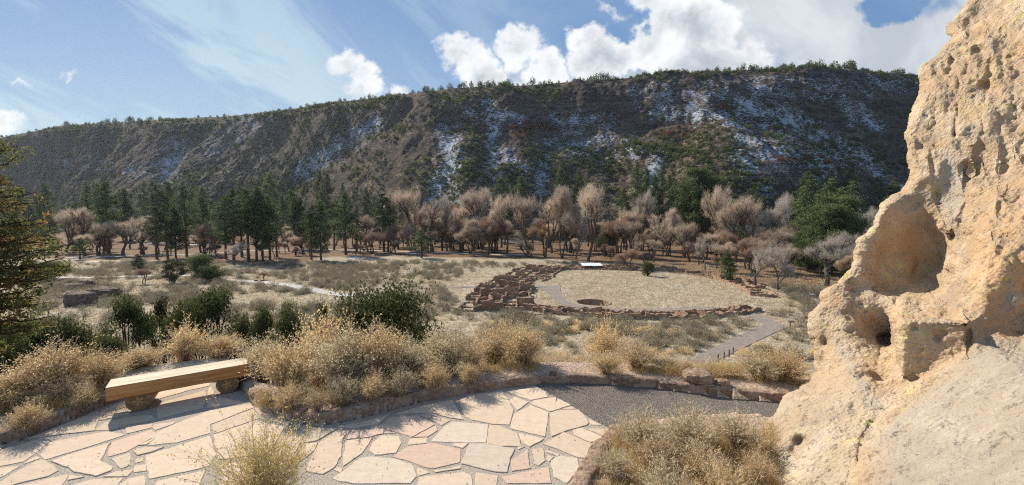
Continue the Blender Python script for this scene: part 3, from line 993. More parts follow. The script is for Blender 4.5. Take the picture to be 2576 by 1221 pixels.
put_rock('stone', 608, 374, 6, 3, 'tiny dark stone on bare soil behind the curb', M['boulder'], 12, flat=.5)


# ------------------------------------------------------------------ cliff of tuff, right
def cliff():
    sil = np.array([(990, -60), (982, -25), (970, 0), (959, 13.5), (950, 24.6), (949, 31), (953, 36), (947, 43), (934, 56.5), (926, 63), (921, 66), (921, 86), (916, 103), (910, 120), (904, 133),
                    (904, 138), (907, 143), (908, 159), (910, 169), (909, 180), (903, 192), (893, 196), (882, 204), (877, 214), (873, 226), (859, 242), (857, 252), (852, 267.5), (836, 282),
                    (822, 292), (820, 298), (822, 302), (812, 315), (810, 328), (815, 350), (814, 370), (808, 380), (783, 395.6), (774, 411.5), (765, 425), (763, 436.5), (768, 450), (772, 485), (768, 540), (765, 640)], float)
    cp = np.array([
        # silhouette
        (765, 500, 4.3), (772, 470, 4.6), (763, 430, 5.3), (774, 411, 5.6), (783, 396, 6.0), (808, 380, 6.2), (815, 360, 6.4), (810, 325, 6.6), (821, 295, 6.8), (838, 281, 6.9), (857, 250, 7.05), (876, 214, 7.2), (905, 190, 7.4), (908, 160, 7.5),
        (904, 135, 7.8), (916, 103, 8.1), (921, 75, 8.3), (950, 30, 8.8), (970, 0, 9.2), (990, -40, 9.8), (990, -60, 10),
        (800, 440, 4.6), (830, 485, 3.85), (800, 485, 4.15), (835, 435, 4.3), (845, 405, 4.8), (830, 382, 5.5), (855, 372, 5.3), (870, 400, 4.65), (800, 410, 5.2),
        (880, 430, 4.1), (870, 485, 3.35), (940, 485, 2.75), (1024, 485, 2.25), (1100, 485, 1.9), (940, 420, 3.65), (1000, 420, 3.05), (1060, 400, 2.75), (960, 390, 4.05), (1000, 365, 3.75), (1030, 370, 3.35), (975, 345, 4.4), (1000, 355, 3.9), (1024, 362, 3.55), (985, 341, 4.6), (1003, 346, 4.35), (1024, 352, 4.1),
        (905, 350, 5.2), (905, 378, 4.95), (925, 365, 4.85), (940, 345, 4.85), (960, 350, 4.6), (905, 325, 5.3), (940, 325, 5.0), (968, 326, 4.75), (885, 375, 5.2),
        (915, 312, 6.0), (940, 308, 5.8), (960, 300, 5.5), (960, 280, 5.7), (975, 300, 5.2), (905, 306, 6.0),
        (838, 300, 6.5), (858, 305, 6.35), (845, 330, 6.15), (868, 322, 6.3), (835, 350, 6.05), (865, 352, 5.75), (880, 358, 5.6), (825, 365, 6.1), (875, 300, 6.5),
        (888, 330, 6.35), (880, 318, 6.35), (893, 342, 6.1),
        (880, 225, 7.3), (895, 222, 7.35), (915, 225, 7.3), (927, 235, 7.3), (900, 245, 7.3), (880, 250, 7.4), (920, 260, 7.3), (930, 268, 7.15), (900, 270, 7.2), (882, 272, 7.15), (915, 282, 7.2), (895, 290, 6.9), (868, 240, 7.3),
        (890, 204, 7.4), (915, 202, 7.25), (937, 210, 7.0), (942, 232, 6.9), (941, 255, 6.85), (948, 275, 6.5), (935, 292, 6.3), (958, 255, 6.35), (965, 225, 6.3),
        (925, 180, 7.15), (930, 150, 7.3), (948, 170, 7.05), (950, 200, 6.92), (970, 190, 6.6), (968, 160, 6.8), (975, 230, 6.0), (1000, 190, 6.1), (1024, 190, 5.9),
        (935, 120, 7.6), (952, 120, 7.3), (960, 110, 7.35), (985, 120, 6.9), (1010, 120, 6.65), (1024, 130, 6.45), (945, 80, 7.9), (980, 80, 7.35), (1024, 80, 6.85), (985, 30, 7.9), (1024, 30, 7.3), (1024, -40, 7.9), (960, 45, 8.2),
        (985, 235, 5.65), (988, 255, 5.35), (1002, 250, 5.3), (1024, 240, 5.25), (984, 275, 5.25), (1002, 275, 5.15), (1024, 275, 5.1), (984, 298, 5.1), (1005, 300, 5.02), (1024, 312, 4.95), (998, 322, 4.95), (982, 318, 4.98), (1010, 337, 4.8), (1024, 342, 4.75), (990, 333, 4.8),
        (1100, 200, 5.0), (1100, 290, 4.6), (1100, 100, 5.7), (1100, 0, 6.4), (1200, 300, 3.6), (1200, 100, 5.0), (1200, 420, 2.0), (1200, -60, 6.2), (1100, 400, 2.5), (1100, 350, 3.4),
        (780, 560, 3.8), (830, 560, 3.3), (900, 560, 2.75), (1024, 560, 2.0), (1200, 600, 1.5), (900, 640, 2.5), (1024, 640, 1.8), (780, 640, 3.4)], float)
    c = 5.0
    D = np.sqrt((cp[:, None, 0] - cp[None, :, 0]) ** 2 + (cp[:, None, 1] - cp[None, :, 1]) ** 2 + c * c)
    cf = np.linalg.solve(D - 3.0 * np.eye(len(cp)), cp[:, 2] - 5.0)
    vr = np.arange(-55, 600, .85)
    us = np.interp(vr, sil[:, 1], sil[:, 0])
    us = us + .9 * vn(vr / 5, 0, 0, 5) + .5 * vn(vr / 1.8, 0, 0, 6)
    nfr = 430
    a = np.linspace(0, 1, nfr) ** 1.12
    U1 = 1210.0
    U = us[:, None] + (U1 - us)[:, None] * a[None]
    Vv = np.repeat(vr[:, None], nfr, 1)
    Dp = np.full(U.shape, 5.0)
    wf = sst(U - us[:, None], 3, 16) * (1 - sst(Vv, 312, 330))
    Uw = U + wf * (6.5 * fbm(U / 24, Vv / 24, 0, o=3, seed=61))
    Vw = Vv + wf * (7.5 * fbm(U / 26, Vv / 22, 0, o=3, seed=62))
    for k in range(len(cp)):
        Dp += cf[k] * np.sqrt((Uw - cp[k, 0]) ** 2 + (Vw - cp[k, 1]) ** 2 + c * c)
    # weathered pockets and flutes: (u, v, ru, rv, depth)
    for u, v, ru, rv, dd in [(951.5, 60, 2.6, 8, .4), (978.5, 51, 8, 5, .45), (949, 71, 3, 4, .2), (986, 88, 9, 6, .18), (1014, 108, 5, 4, .3), (1018, 46, 7, 4, .15), (1020, 76, 6, 8, .1),
                             (918, 152, 7, 8, .28), (920, 170, 6, 4, .2), (889, 341, 7, 6, .55), (826, 343, 5, 7, .3), (855, 407, 5, 6, .3), (800, 442, 8, 7, .32), (795, 450, 5, 5, .25), (792, 415, 7, 5, .2), (843, 400, 4, 4, .2),
                             (833, 340, 3, 2, .1), (1008, 175, 4, 3, .2), (957, 345, 6, 8, .12), (860, 375, 7, 5, .15), (880, 378, 6, 8, .15), (885, 407, 7, 2, .12), (963, 380, 3, 2, .08),
                             (908, 426, 7, 2, .1), (912, 436, 6, 2, .08), (935, 300, 10, 3, -.12), (900, 318, 7, 6, -.18), (1016, 305, 10, 9, -.12), (800, 442, 5, 5, .25), (792, 452, 4, 4, .2)]:
        r2_ = ((U - u) / ru) ** 2 + ((Vv - v) / rv) ** 2
        Dp += (.42 if ru * rv > 30 else .22) * dd * np.exp(-r2_ ** 1.2)
    # square block with a flat top below the big hollow
    ob = np.maximum.reduce([903 - U, U - 967, 322 + (U - 903) * .02 - Vv, (Vv - 376) * .6, np.zeros_like(U)])
    db = 4.93 - (U - 903) * .0062 + .12 * ob - .001 * (Vv - 322)
    kk_ = np.clip(.5 + .5 * (db - Dp) / .06, 0, 1)
    Dp = db * (1 - kk_) + Dp * kk_ - .06 * kk_ * (1 - kk_)
    for pts, wd, dd in [([(956, 75), (957, 100), (955, 135)], 2.2, .22), ([(932, 150), (935, 185), (942, 215), (952, 236)], 2, .14), ([(965, 160), (967, 197), (953, 236)], 2.2, .16), ([(962, 15), (955, 40)], 2, .15),
                        ([(975, 45), (965, 75)], 2, .1), ([(990, 60), (985, 120), (975, 170)], 2.5, .12), ([(1005, 10), (1000, 60)], 2.5, .12), ([(880, 410), (862, 440), (845, 490)], 3, .12), ([(877, 345), (905, 318)], 2.5, .2), ([(871, 400), (880, 345)], 2, .1),
                        ([(1000, 120), (1005, 160), (1000, 210)], 3, .14), ([(940, 95), (935, 130)], 2, .1), ([(968, 330), (966, 358)], 2, .15)]:
        d = seg_d(U, Vv, pts)
        Dp += .42 * dd * np.exp(-(d / (wd * 1.3)) ** 2) * (.5 + .8 * vn(U / 5, Vv / 14, 0, 8))
    s = U - us[:, None]
    tt = np.clip(1 - s / 11.0, 0, 1)
    Dp = Dp + .28 * (1 - np.sqrt(1 - tt ** 2 + 1e-9))
    # the far side of the spur, turned away from the overlook
    nb = 34
    kb = np.arange(nb, 0, -1)[None, :]
    Ub = us[:, None] + 1.2 + .75 * kb + .16 * kb ** 1.7
    Db = Dp[:, :1] + .05 + .085 * kb + .0030 * kb ** 2
    Vb = np.repeat(vr[:, None], nb, 1)
    U_ = np.concatenate([Ub, U], 1)
    V_ = np.concatenate([Vb, Vv], 1)
    D_ = np.concatenate([Db, Dp], 1)
    ra, rb = ray(U_, V_)
    Px = np.stack([ra * D_, D_, CZ + rb * D_], -1)
    Px0 = Px
    du = np.gradient(Px, axis=1)
    dv = np.gradient(Px, axis=0)
    N = unit(np.cross(dv, du))
    back = np.sum(N * (Px - np.array([0, 0, CZ])), -1) > 0
    N = np.where((back & (np.arange(U_.shape[1])[None, :] > nb + 4))[..., None], -N, N)
    x, y, z = Px[..., 0], Px[..., 1], Px[..., 2]
    # smooth hollows have less relief
    sm = np.exp(-(((U_ - 905) / 30) ** 2 + ((V_ - 250) / 38) ** 2) ** 2)
    sm = np.maximum(sm, .35 * np.exp(-(((U_ - 1000) / 30) ** 2 + ((V_ - 275) / 45) ** 2) ** 2))
    slab = sst(V_ - (330 + np.maximum(0, 977 - U_) * .9), 0, 25) * sst(U_, 850, 900)
    rel = 1 - .8 * sm - .2 * slab
    cell = np.abs(fbm(x * 3.2, y * 3.2, z * 2.2, o=3, seed=202, g=.6))
    disp = .06 * fbm(x * 1.6, y * 1.6, z * 1.3, o=3, seed=201) + .07 * (1 - sm) * (1 - slab) * fbm(x * 2.2, y * 2.2, z * .6, o=2, seed=221) + rel * (.018 * (.35 - cell) + .020 * fbm(x * 8, y * 8, z * 12, o=4, seed=203, g=.62) + .008 * fbm(x * 34, y * 34, z * 30, o=2, seed=205))
    disp += .045 * sm * fbm(x * 2.6 + 5, y * 2.6, z * 2.6, o=3, seed=231)
    disp += slab * (.05 * fbm(x * 1.8, y * 1.8, z * 1.8, o=3, seed=233) - .03 * sst(fbm(x * 6, y * 6, z * 6, o=2, seed=235), .3, .55) + .012 * fbm(x * 18, y * 18, z * 18, o=3, seed=237))
    pk = fbm(x * 11, y * 11, z * 10, o=2, seed=207)
    disp -= rel * .022 * sst(pk, .25, .5) * (1 - .5 * slab)
    pit = sst(fbm(x * 7, y * 7, z * 7, o=2, seed=210), .38, .62)
    disp -= rel * .03 * pit
    fade = np.ones(U_.shape[1])
    Px = Px + N * (disp * fade[None, :])[..., None]
    m, g, b, o = base_mat('tuff')
    tcn = g.n('ShaderNodeTexCoord').outputs['Object']
    A = lambda k: g.n('ShaderNodeAttribute', attribute_name=k).outputs['Fac']
    n1_, n2_, n3_ = g.noise(tcn, 2.2, 5, .6), g.noise(tcn, 22, 5, .7), g.noise(tcn, .9, 3, .5)
    col = g.mix(g.step(n1_, .38, .62), (.47, .335, .21), (.57, .44, .305))
    col = g.mix(g.m('MULTIPLY', g.step(n3_, .45, .6), .55), col, (.51, .33, .185))
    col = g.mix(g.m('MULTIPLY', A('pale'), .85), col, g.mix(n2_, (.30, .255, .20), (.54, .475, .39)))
    col = g.mix(g.m('MULTIPLY', A('warm_bounce'), .75), col, (.56, .33, .16))
    col = g.mix(g.m('MULTIPLY', g.step(n2_, .52, .66), .5), col, (.30, .20, .13))
    ln = g.noise(tcn, 3.1, 5, .7)
    lic = g.m('MULTIPLY', g.step(ln, .54, .66), g.step(g.noise(tcn, 1.1, 2), .44, .56))
    lic = g.m('MULTIPLY', lic, g.m('SUBTRACT', 1.0, A('pale')))
    col = g.mix(g.m('MULTIPLY', lic, .6), col, (.55, .50, .16))
    gry = g.m('MULTIPLY', g.step(g.noise(tcn, 4.2, 6, .75), .62, .7), g.step(g.noise(tcn, .8, 2), .5, .62))
    col = g.mix(g.m('MULTIPLY', gry, .6), col, (.25, .225, .20))
    peb = g.n('ShaderNodeTexVoronoi', i={'Vector': tcn, 'Scale': 9.0})
    col = g.mix(g.m('MULTIPLY', g.step(peb.outputs['Distance'], .16, .08), .75), col, (.26, .19, .15))
    big = g.noise(tcn, 1.5, 7, .7, .8)
    col = g.mix(g.m('MULTIPLY', g.step(big, .50, .62), .45), col, (.33, .27, .21))
    col = g.mix(g.m('MULTIPLY', g.step(big, .46, .36), .3), col, (.66, .56, .45))
    g.t.links.new(col, b.inputs['Base Color'])
    vo = g.n('ShaderNodeTexVoronoi', i={'Vector': tcn, 'Scale': 26.0})
    hh = g.m('ADD', g.m('ADD', n2_, g.m('MULTIPLY', vo.outputs['Distance'], .6)), g.m('MULTIPLY', g.noise(tcn, 75, 4, .7), .35))
    fs = g.m('SUBTRACT', 1.0, g.m('MULTIPLY', A('smooth'), .7))
    bp = g.n('ShaderNodeBump', i={'Distance': .03, 'Height': hh, 'Strength': fs})
    g.t.links.new(bp.outputs[0], b.inputs['Normal'])
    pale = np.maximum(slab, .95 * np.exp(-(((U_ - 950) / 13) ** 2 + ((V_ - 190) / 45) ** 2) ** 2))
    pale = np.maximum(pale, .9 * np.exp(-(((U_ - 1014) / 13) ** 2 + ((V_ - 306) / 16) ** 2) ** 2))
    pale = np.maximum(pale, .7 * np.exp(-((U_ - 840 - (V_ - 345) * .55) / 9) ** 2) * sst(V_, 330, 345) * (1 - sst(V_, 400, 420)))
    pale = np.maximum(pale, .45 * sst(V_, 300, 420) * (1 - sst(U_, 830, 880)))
    warm_bounce = np.maximum(sm, .95 * np.exp(-(((U_ - 1000) / 32) ** 2 + ((V_ - 265) / 48) ** 2) ** 2) * (pale < .5))  # orange bounce light of the shaded hollows, painted into the rock colour
    warm_bounce = np.maximum(warm_bounce, .5 * np.exp(-(((U_ - 885) / 15) ** 2 + ((V_ - 325) / 20) ** 2)))
    nr, nc = U_.shape
    me = mesh('tuff_cliff', Px.reshape(-1, 3), grid_faces(nr, nc), None, m, True, {'pale': pale.ravel(), 'warm_bounce': warm_bounce.ravel(), 'smooth': sm.ravel()})
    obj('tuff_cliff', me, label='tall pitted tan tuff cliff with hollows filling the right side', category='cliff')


cliff()


# ------------------------------------------------------------------ bench
def wood_mat(name, c0, c1, c2, axis=(2, 30, 30), rough=.6, bump=.3):
    m, g, b, o = base_mat(name)
    tcn = g.n('ShaderNodeTexCoord').outputs['Object']
    mp = g.n('ShaderNodeMapping', i={'Vector': tcn, 'Scale': axis}).outputs[0]
    nz = g.noise(mp, 1.0, 6, .65, .6)
    col = g.mix(g.step(nz, .3, .7), c0, c1)
    col = g.mix(g.m('MULTIPLY', g.step(g.noise(mp, 2.2, 4, .7), .60, .68), .75), col, c2)
    g.t.links.new(col, b.inputs['Base Color'])
    b.inputs['Roughness'].default_value = rough
    bp = g.n('ShaderNodeBump', i={'Strength': bump, 'Distance': .01, 'Height': nz})
    g.t.links.new(bp.outputs[0], b.inputs['Normal'])
    return m


M['plank_top'] = wood_mat('plank_top_glare', (.40, .31, .21), (.72, .60, .44), (.16, .115, .08), axis=(1.0, 26, 26), bump=.9)  # seat top whitened: sky glare put into the wood colour
M['plank'] = wood_mat('varnished_plank', (.34, .155, .055), (.58, .32, .13), (.16, .075, .035), axis=(1.3, 18, 26), bump=.6)
M['log'] = wood_mat('peeled_log', (.26, .16, .09), (.45, .30, .18), (.10, .06, .04), axis=(14, 2, 14), rough=.8)


def end_mat():
    m, g, b, o = base_mat('log_end_grain')
    tcn = g.n('ShaderNodeTexCoord').outputs['Object']
    sp = g.n('ShaderNodeSeparateXYZ', i={0: tcn})
    x, z = sp.outputs[0], sp.outputs[2]
    r = g.m('SQRT', g.m('ADD', g.m('MULTIPLY', x, x), g.m('MULTIPLY', z, z)))
    an = g.m('ARCTAN2', z, x)
    star = g.m('POWER', g.m('ABSOLUTE', g.m('SINE', g.m('MULTIPLY', an, 2.5))), 5.0)
    star = g.m('MULTIPLY', star, g.step(r, .09, .02))
    rings = g.m('SINE', g.m('ADD', g.m('MULTIPLY', r, 260.0), g.m('MULTIPLY', g.noise(tcn, 10, 3), 5)))
    nz = g.noise(tcn, 18, 5, .7)
    col = g.mix(g.step(nz, .35, .7), (.15, .09, .048), (.33, .21, .11))
    col = g.mix(g.m('MULTIPLY', g.step(rings, .1, .9), .25), col, (.22, .15, .09))
    col = g.mix(star, col, (.66, .40, .15))
    g.t.links.new(col, b.inputs['Base Color'])
    return m


M['log_end'] = end_mat()


def add_box(mb, lo, hi, bev=.006, jitter=0):
    """box with softened edges"""
    lo, hi = np.array(lo, float), np.array(hi, float)
    ks = []
    for a in range(3):
        L_ = hi[a] - lo[a]
        n = max(2, int(L_ / .06)) if jitter else 1
        ks.append(np.concatenate([[lo[a], lo[a] + bev], np.linspace(lo[a] + bev, hi[a] - bev, n + 1)[1:-1], [hi[a] - bev, hi[a]]]))
    c = 0
    for ax in range(3):
        b_, c_ = (ax + 1) % 3, (ax + 2) % 3
        for sg in (0, 1):
            A_, B_ = np.meshgrid(ks[b_], ks[c_])
            p = np.zeros(A_.shape + (3,))
            p[..., ax] = hi[ax] if sg else lo[ax]
            p[..., b_], p[..., c_] = A_, B_
            edge = (np.isclose(A_, lo[b_]) | np.isclose(A_, hi[b_]) | np.isclose(B_, lo[c_]) | np.isclose(B_, hi[c_]))
            p[..., ax] += np.where(edge, (-1 if sg else 1) * bev * .5, 0)
            V = p.reshape(-1, 3)
            if jitter:
                V = V + (vn(V[:, 0] * 9, V[:, 1] * 9, V[:, 2] * 9, 3) * jitter)[:, None]
            mb.add(V, grid_faces(A_.shape[0], A_.shape[1]))


def make_bench(A, B, dep, ht, th, label, full=True, zb=0.0, group=None):
    """A, B: near top corners (x,y); seat runs A->B, body extends away"""
    A, B = np.array(A), np.array(B)
    d = B - A
    L_ = np.linalg.norm(d)
    rz = math.atan2(d[1], d[0])
    root = thing('log_bench', label, 'bench', (A[0], A[1], zb), rz, group=group)
    mb = MB()
    add_box(mb, (0, 0, ht - th), (L_, dep, ht - .006), .012, .0025)
    seat = obj('seat', mb.build('seat', M['plank']), root)
    mb = MB()
    add_box(mb, (.003, .003, ht - .007), (L_ - .003, dep - .003, ht), .003, 0)
    obj('seat_top', mb.build('seat_top', M['plank_top']), seat)
    r = (ht - th) * .64
    top = ht - th + .012 - r
    for fx in (.20, .83):
        mb = MB()
        yl = np.linspace(.03, dep * 1.2, 12)
        pts = np.c_[np.zeros(12), yl, np.zeros(12)]
        tube(mb, pts, np.full(12, r) * (1 + .015 * rng.normal(size=12)), 32, .5, cap=True)
        me = mb.build('leg', M['log'], True)
        # notched where it carries the seat
        co = np.empty(len(me.vertices) * 3, np.float32)
        me.vertices.foreach_get('co', co)
        co = co.reshape(-1, 3)
        co[:, 2] = np.clip(co[:, 2], -r, top)
        me.vertices.foreach_set('co', co.ravel())
        lg = obj('leg', me, root, (L_ * fx, 0, r))
        lg.rotation_euler = (0, 0, R(-6))
        if full:
            th_ = np.linspace(0, 2 * math.pi, 41)[:-1]
            ring = np.c_[np.cos(th_) * r * .985, np.full(40, .024), np.clip(np.sin(th_) * r * .985, -r, top - .004)]
            V = np.concatenate([[[0, .022, 0]], ring])
            T = [[0, 1 + (k + 1) % 40, 1 + k] for k in range(40)]
            obj('end_grain', mesh('end_grain', V, None, T, M['log_end'], False, {'tint': np.full(41, .5)}), lg)
    return root


K_ = .152 * CZ
bA = np.array(on_plane(104.8, 388.2, K_))
bB = np.array(on_plane(247.6, 363.8, K_))
make_bench(bA, bB, .40, K_, .20, 'large wooden plank bench on two log ends, in front on the flagstones')
for (u, v, lab) in [(433.6, 286.5, 'tiny log bench by the trail left of the ruin'), (258.5, 281.5, 'tiny snow-pale log bench at a bend of the trail, far left')]:
    x, y, z = (float(q[0]) for q in hit(u, v))
    b = make_bench((x - 1.1, y - .2), (x + 1.1, y - .2), .55, .5, .14, lab, False, z, group='small benches beside the trail')


# ------------------------------------------------------------------ paths on the canyon floor
def strip(name, pts, wd, mat, lab, dz=.05, n=90):
    X_, Y_, _z = hit([p[0] for p in pts], [p[1] for p in pts])
    if np.isscalar(wd):
        wd = [wd] * len(pts)
    s = np.r_[0, np.cumsum(np.hypot(np.diff(X_), np.diff(Y_)))]
    sn = np.linspace(0, s[-1], n)
    # smooth the polyline
    xs = np.interp(sn, s, X_)
    ys = np.interp(sn, s, Y_)
    wn = np.interp(sn, s, wd)
    for _ in range(4):
        xs[1:-1] = (xs[:-2] + 2 * xs[1:-1] + xs[2:]) / 4
        ys[1:-1] = (ys[:-2] + 2 * ys[1:-1] + ys[2:]) / 4
    dx, dy = np.gradient(xs), np.gradient(ys)
    l = np.hypot(dx, dy)
    nx, ny = -dy / l, dx / l
    rows = []
    zc = np.max([flat_h(xs + nx * wn * k, ys + ny * wn * k) for k in (-.5, -.25, 0, .25, .5)], 0) + dz
    for k in (-.5, -.5, .5, .5):
        rows.append(np.stack([xs + nx * wn * k, ys + ny * wn * k, zc], -1))
    rows[0][:, 2] -= .35
    rows[3][:, 2] -= .35
    V = np.stack(rows, 1).reshape(-1, 3)
    return obj(name, mesh(name, V, grid_faces(n, 4), None, mat, False, {'tint': np.full(len(V), .5)}), kind='structure', label=lab), np.c_[xs, ys, wn]


M['conc'] = rough_mat('trail_concrete', (.20, .165, .14), (.29, .245, .21), 2.2, .1)
M['white'] = rough_mat('pale_trail_with_snow', (.33, .295, .255), (.56, .53, .50), 1.4, .1)
PATHS = []
for nm, pts, wd, mt, lab in [
    ('path', [(55, 277.5), (96, 278.3), (139, 276.7), (165, 275.6), (203, 275.8), (224, 280.5), (256, 282), (263, 282.3), (287, 285), (309, 289), (330, 293.5), (346, 295.5), (358, 295.2)], 2.3, 'white', 'pale trail crossing the meadow at left'),
    ('path', [(357, 295.2), (367, 294), (389, 291.5), (410, 289), (437, 287.3), (463, 286.9), (490, 287), (520, 287), (548, 286.5)], 1.8, 'conc', 'grey trail running to the ruin'),
    ('boardwalk', [(545, 286), (552, 290), (556, 296.6), (565, 303.2), (577, 306.6), (590, 308.2), (625, 310.3), (650, 310.4), (671, 310), (718, 308.8), (738, 310.5), (757, 316.5), (776, 326), (748, 338.5), (722, 351), (700, 362), (690, 367)],
     [6.5, 3.2, 2.2, 2, 2, 2, 1.9, 1.9, 1.9, 1.9, 2, 2.2, 2.5, 2.2, 2, 2, 2], 'conc', 'paved walkway through the ruin'),
    ('path', [(60, 258), (104, 257), (134, 256), (200, 254), (260, 250.5), (328, 249.8), (384, 251), (420, 252), (482, 254.2), (530, 255.5)], 2.6, 'white', 'snowy trail under the far trees')]:
    o_, arr = strip(nm, pts, wd, M[mt], lab, n=220)
    PATHS.append(arr)
for pts, lab in [([(150, 243.5), (190, 245), (225, 246)], 'snow strip left of the pines'), ([(282, 240), (296, 239.5)], 'snow strip behind the pines'), ([(472, 239), (500, 240.5), (520, 241.5)], 'snow strip behind the cottonwoods')]:
    o_, arr = strip('snow_bank', pts, 4.5, M['white'], lab, .25, 40)
    o_['label'] = lab


def near_path(x, y, pad=.6):
    r = np.zeros(np.shape(x), bool)
    for arr in PATHS:
        for i in range(0, len(arr), 2):
            r |= np.hypot(x - arr[i, 0], y - arr[i, 1]) < arr[i, 2] * .5 + pad
    return r


# ------------------------------------------------------------------ pueblo ruin
M['masonry'] = rough_mat('tuff_masonry', (.20, .12, .078), (.42, .29, .20), 3.4, .8, (.30, .20, .135), .5, .08)
CXR, CYR = 19.5, 89.0


def wall_seg(mb, p0, p1, h0, h1, th=.30, seed=0):
    p0, p1 = np.array(p0, float), np.array(p1, float)
    L_ = np.linalg.norm(p1 - p0)
    n = max(3, int(L_ / .3))
    d = (p1 - p0) / (L_ + 1e-9)
    nr = np.array([-d[1], d[0]])
    s = np.linspace(0, 1, n + 1)
    hs = h0 + (h1 - h0) * s + .05 * rng.normal(size=n + 1) + .22 * vn(np.arange(n + 1) / 3.1, rng.random() * 50, 0, 9)
    hs = np.maximum(hs, .12)
    hs = np.round(hs / .13) * .13
    px = p0[None] + d[None] * (s * L_)[:, None] + nr[None] * rng.normal(0, .03, n + 1)[:, None]
    z0 = flat_h(px[:, 0], px[:, 1]) - .25
    for sgn in (1,):
        a = np.c_[px + nr * th / 2, z0]
        b = np.c_[px + nr * th / 2, z0 + .25 + hs]
        c = np.c_[px - nr * th / 2, z0 + .25 + hs + rng.normal(0, .04, n + 1)]
        e = np.c_[px - nr * th / 2, z0]
        V = np.stack([a, b, c, e], 1).reshape(-1, 3)
        Q = grid_faces(n + 1, 4)
        capq = [[0, 3, 2, 1], [n * 4, n * 4 + 1, n * 4 + 2, n * 4 + 3]]
        mb.add(V, np.concatenate([Q, capq]), None, rng.random())


ROOMS = []


def polar(r, th):
    return (CXR + r * math.cos(th), CYR + r * math.sin(th))


def block(label, rings, th0, th1, dth_m, hfun, keep=1.0):
    """rings: radii (can vary along the arc through a callable)"""
    pts0 = polar(rings(0.5)[0], (th0 + th1) / 2)
    root = thing('ruined_room_block', label, 'ruin', (pts0[0], pts0[1], ZF), group='room blocks of the ruined pueblo')
    rm = np.mean(rings(.5))
    ns = max(2, int(rm * abs(th1 - th0) / dth_m))
    for i in range(ns):
        f0, f1 = i / ns, (i + 1) / ns
        a0, a1 = th0 + (th1 - th0) * f0, th0 + (th1 - th0) * f1
        r0, r1 = rings(f0), rings(f1)
        for k in range(len(r0)):
            if rng.random() > keep:
                continue
            mb = MB()
            h = hfun(f0, k) * rng.uniform(.5, 1.25)
            h2 = hfun(f0, k) * rng.uniform(.4, 1.2)
            wall_seg(mb, polar(r0[k], a0), polar(r1[k], a1), h, h * rng.uniform(.5, 1.1))
            if k + 1 < len(r0):
                wall_seg(mb, polar(r0[k], a0), polar(r0[k + 1], a0), h2, h2 * rng.uniform(.6, 1.1))
            if i == ns - 1 and k + 1 < len(r0):
                wall_seg(mb, polar(r1[k], a1), polar(r1[k + 1], a1), h2, h2 * .8)
            o_ = obj('room_wall', mb.build('room_wall', M['masonry']), root)
            o_.location = (-pts0[0], -pts0[1], -ZF)
    return root


# angles: 0 = +x (right), pi/2 = away, pi = left, 3pi/2 = towards the overlook
block('front arc of low brown ruin walls below the paved walkway', lambda f: [28.3, 29.9, 31.7], 1.31 * math.pi, 1.70 * math.pi, 2.8, lambda f, k: .42 if k == 0 else .8)
block('far arc of ruin walls with the metal roof, below the bare trees', lambda f: [22, 25.3, 28.8], .28 * math.pi, .66 * math.pi, 3.4, lambda f, k: .8)
block('low eroded right arc of ruin walls, trailing down to the right', lambda f: [26 + 1.5 * (1 - f), 29 + 1.0 * (1 - f), 31.5], -.16 * math.pi, .26 * math.pi, 2.8, lambda f, k: .55 + .3 * f, .72)


def grid_block(label, x0, x1, y0, y1, nx, ny, h, skew=0.0, keep=.93):
    root = thing('ruined_room_block', label, 'ruin', (x0, y0, ZF), group='room blocks of the ruined pueblo')
    gx = np.linspace(x0, x1, nx + 1)
    gy = np.linspace(y0, y1, ny + 1)
    J = rng.normal(0, .25, (nx + 2, ny + 2, 2))
    P_ = lambda i, j: (gx[i] + skew * (gy[j] - y0) + J[i, j, 0], gy[j] + .10 * (gx[i] - x0) + J[i, j, 1])
    for i in range(nx + 1):
        for j in range(ny + 1):
            mb = MB()
            ok = False
            if i < nx and rng.random() < keep:
                hh = h * rng.choice([.35, .5, .8, 1.7], p=[.3, .3, .25, .15])
                wall_seg(mb, P_(i, j), P_(i + 1, j), hh, hh * rng.uniform(.6, 1.1))
                ok = True
            if j < ny and rng.random() < keep:
                hh = h * rng.uniform(.3, 1.2)
                wall_seg(mb, P_(i, j), P_(i, j + 1), hh, hh * rng.uniform(.5, 1.1))
                ok = True
            if ok:
                o_ = obj('room_wall', mb.build('room_wall', M['masonry']), root)
                o_.location = (-x0, -y0, -ZF)
    return root


grid_block('nearest left block of ruin rooms, lowest on the slope', -8.2, 2.6, 61.5, 73.0, 5, 4, .8, .05, .86)
grid_block('middle left block of ruin rooms beside the paved platform', -7.6, 3.2, 74.8, 87.5, 5, 5, .9, .12, .88)
grid_block('far left block of ruin rooms, nearest the bare trees', -4.8, 7.2, 90.0, 114.0, 5, 7, .75, .30, .85)
grid_block('small cluster of ruin rooms where the walkway bends', 2.8, 8.2, 59.6, 63.4, 3, 2, .5, .1)

# kiva: sunken round chamber
kr = thing('kiva', 'round sunken dark pit chamber in the plaza', 'pit', (KX, KY, ZF))
th_ = np.linspace(0, 2 * math.pi, 61)
zk = float(flat_h(np.array([KX]), np.array([KY]))[0])
prof_ = [(KR + .02, -2.6), (KR + .02, .02), (KR + .1, .07), (KR + .3, .07), (KR + .38, .0), (KR + .4, -.4)]
V = np.array([[r * math.cos(t) * (1 + .01 * math.sin(9 * t)), r * math.sin(t), z + (zk - ZF)] for r, z in prof_ for t in th_])
obj('ring_wall', mesh('ring_wall', V, grid_faces(len(prof_), 61), None, M['masonry'], False, {'tint': np.full(len(V), .4)}), kr)

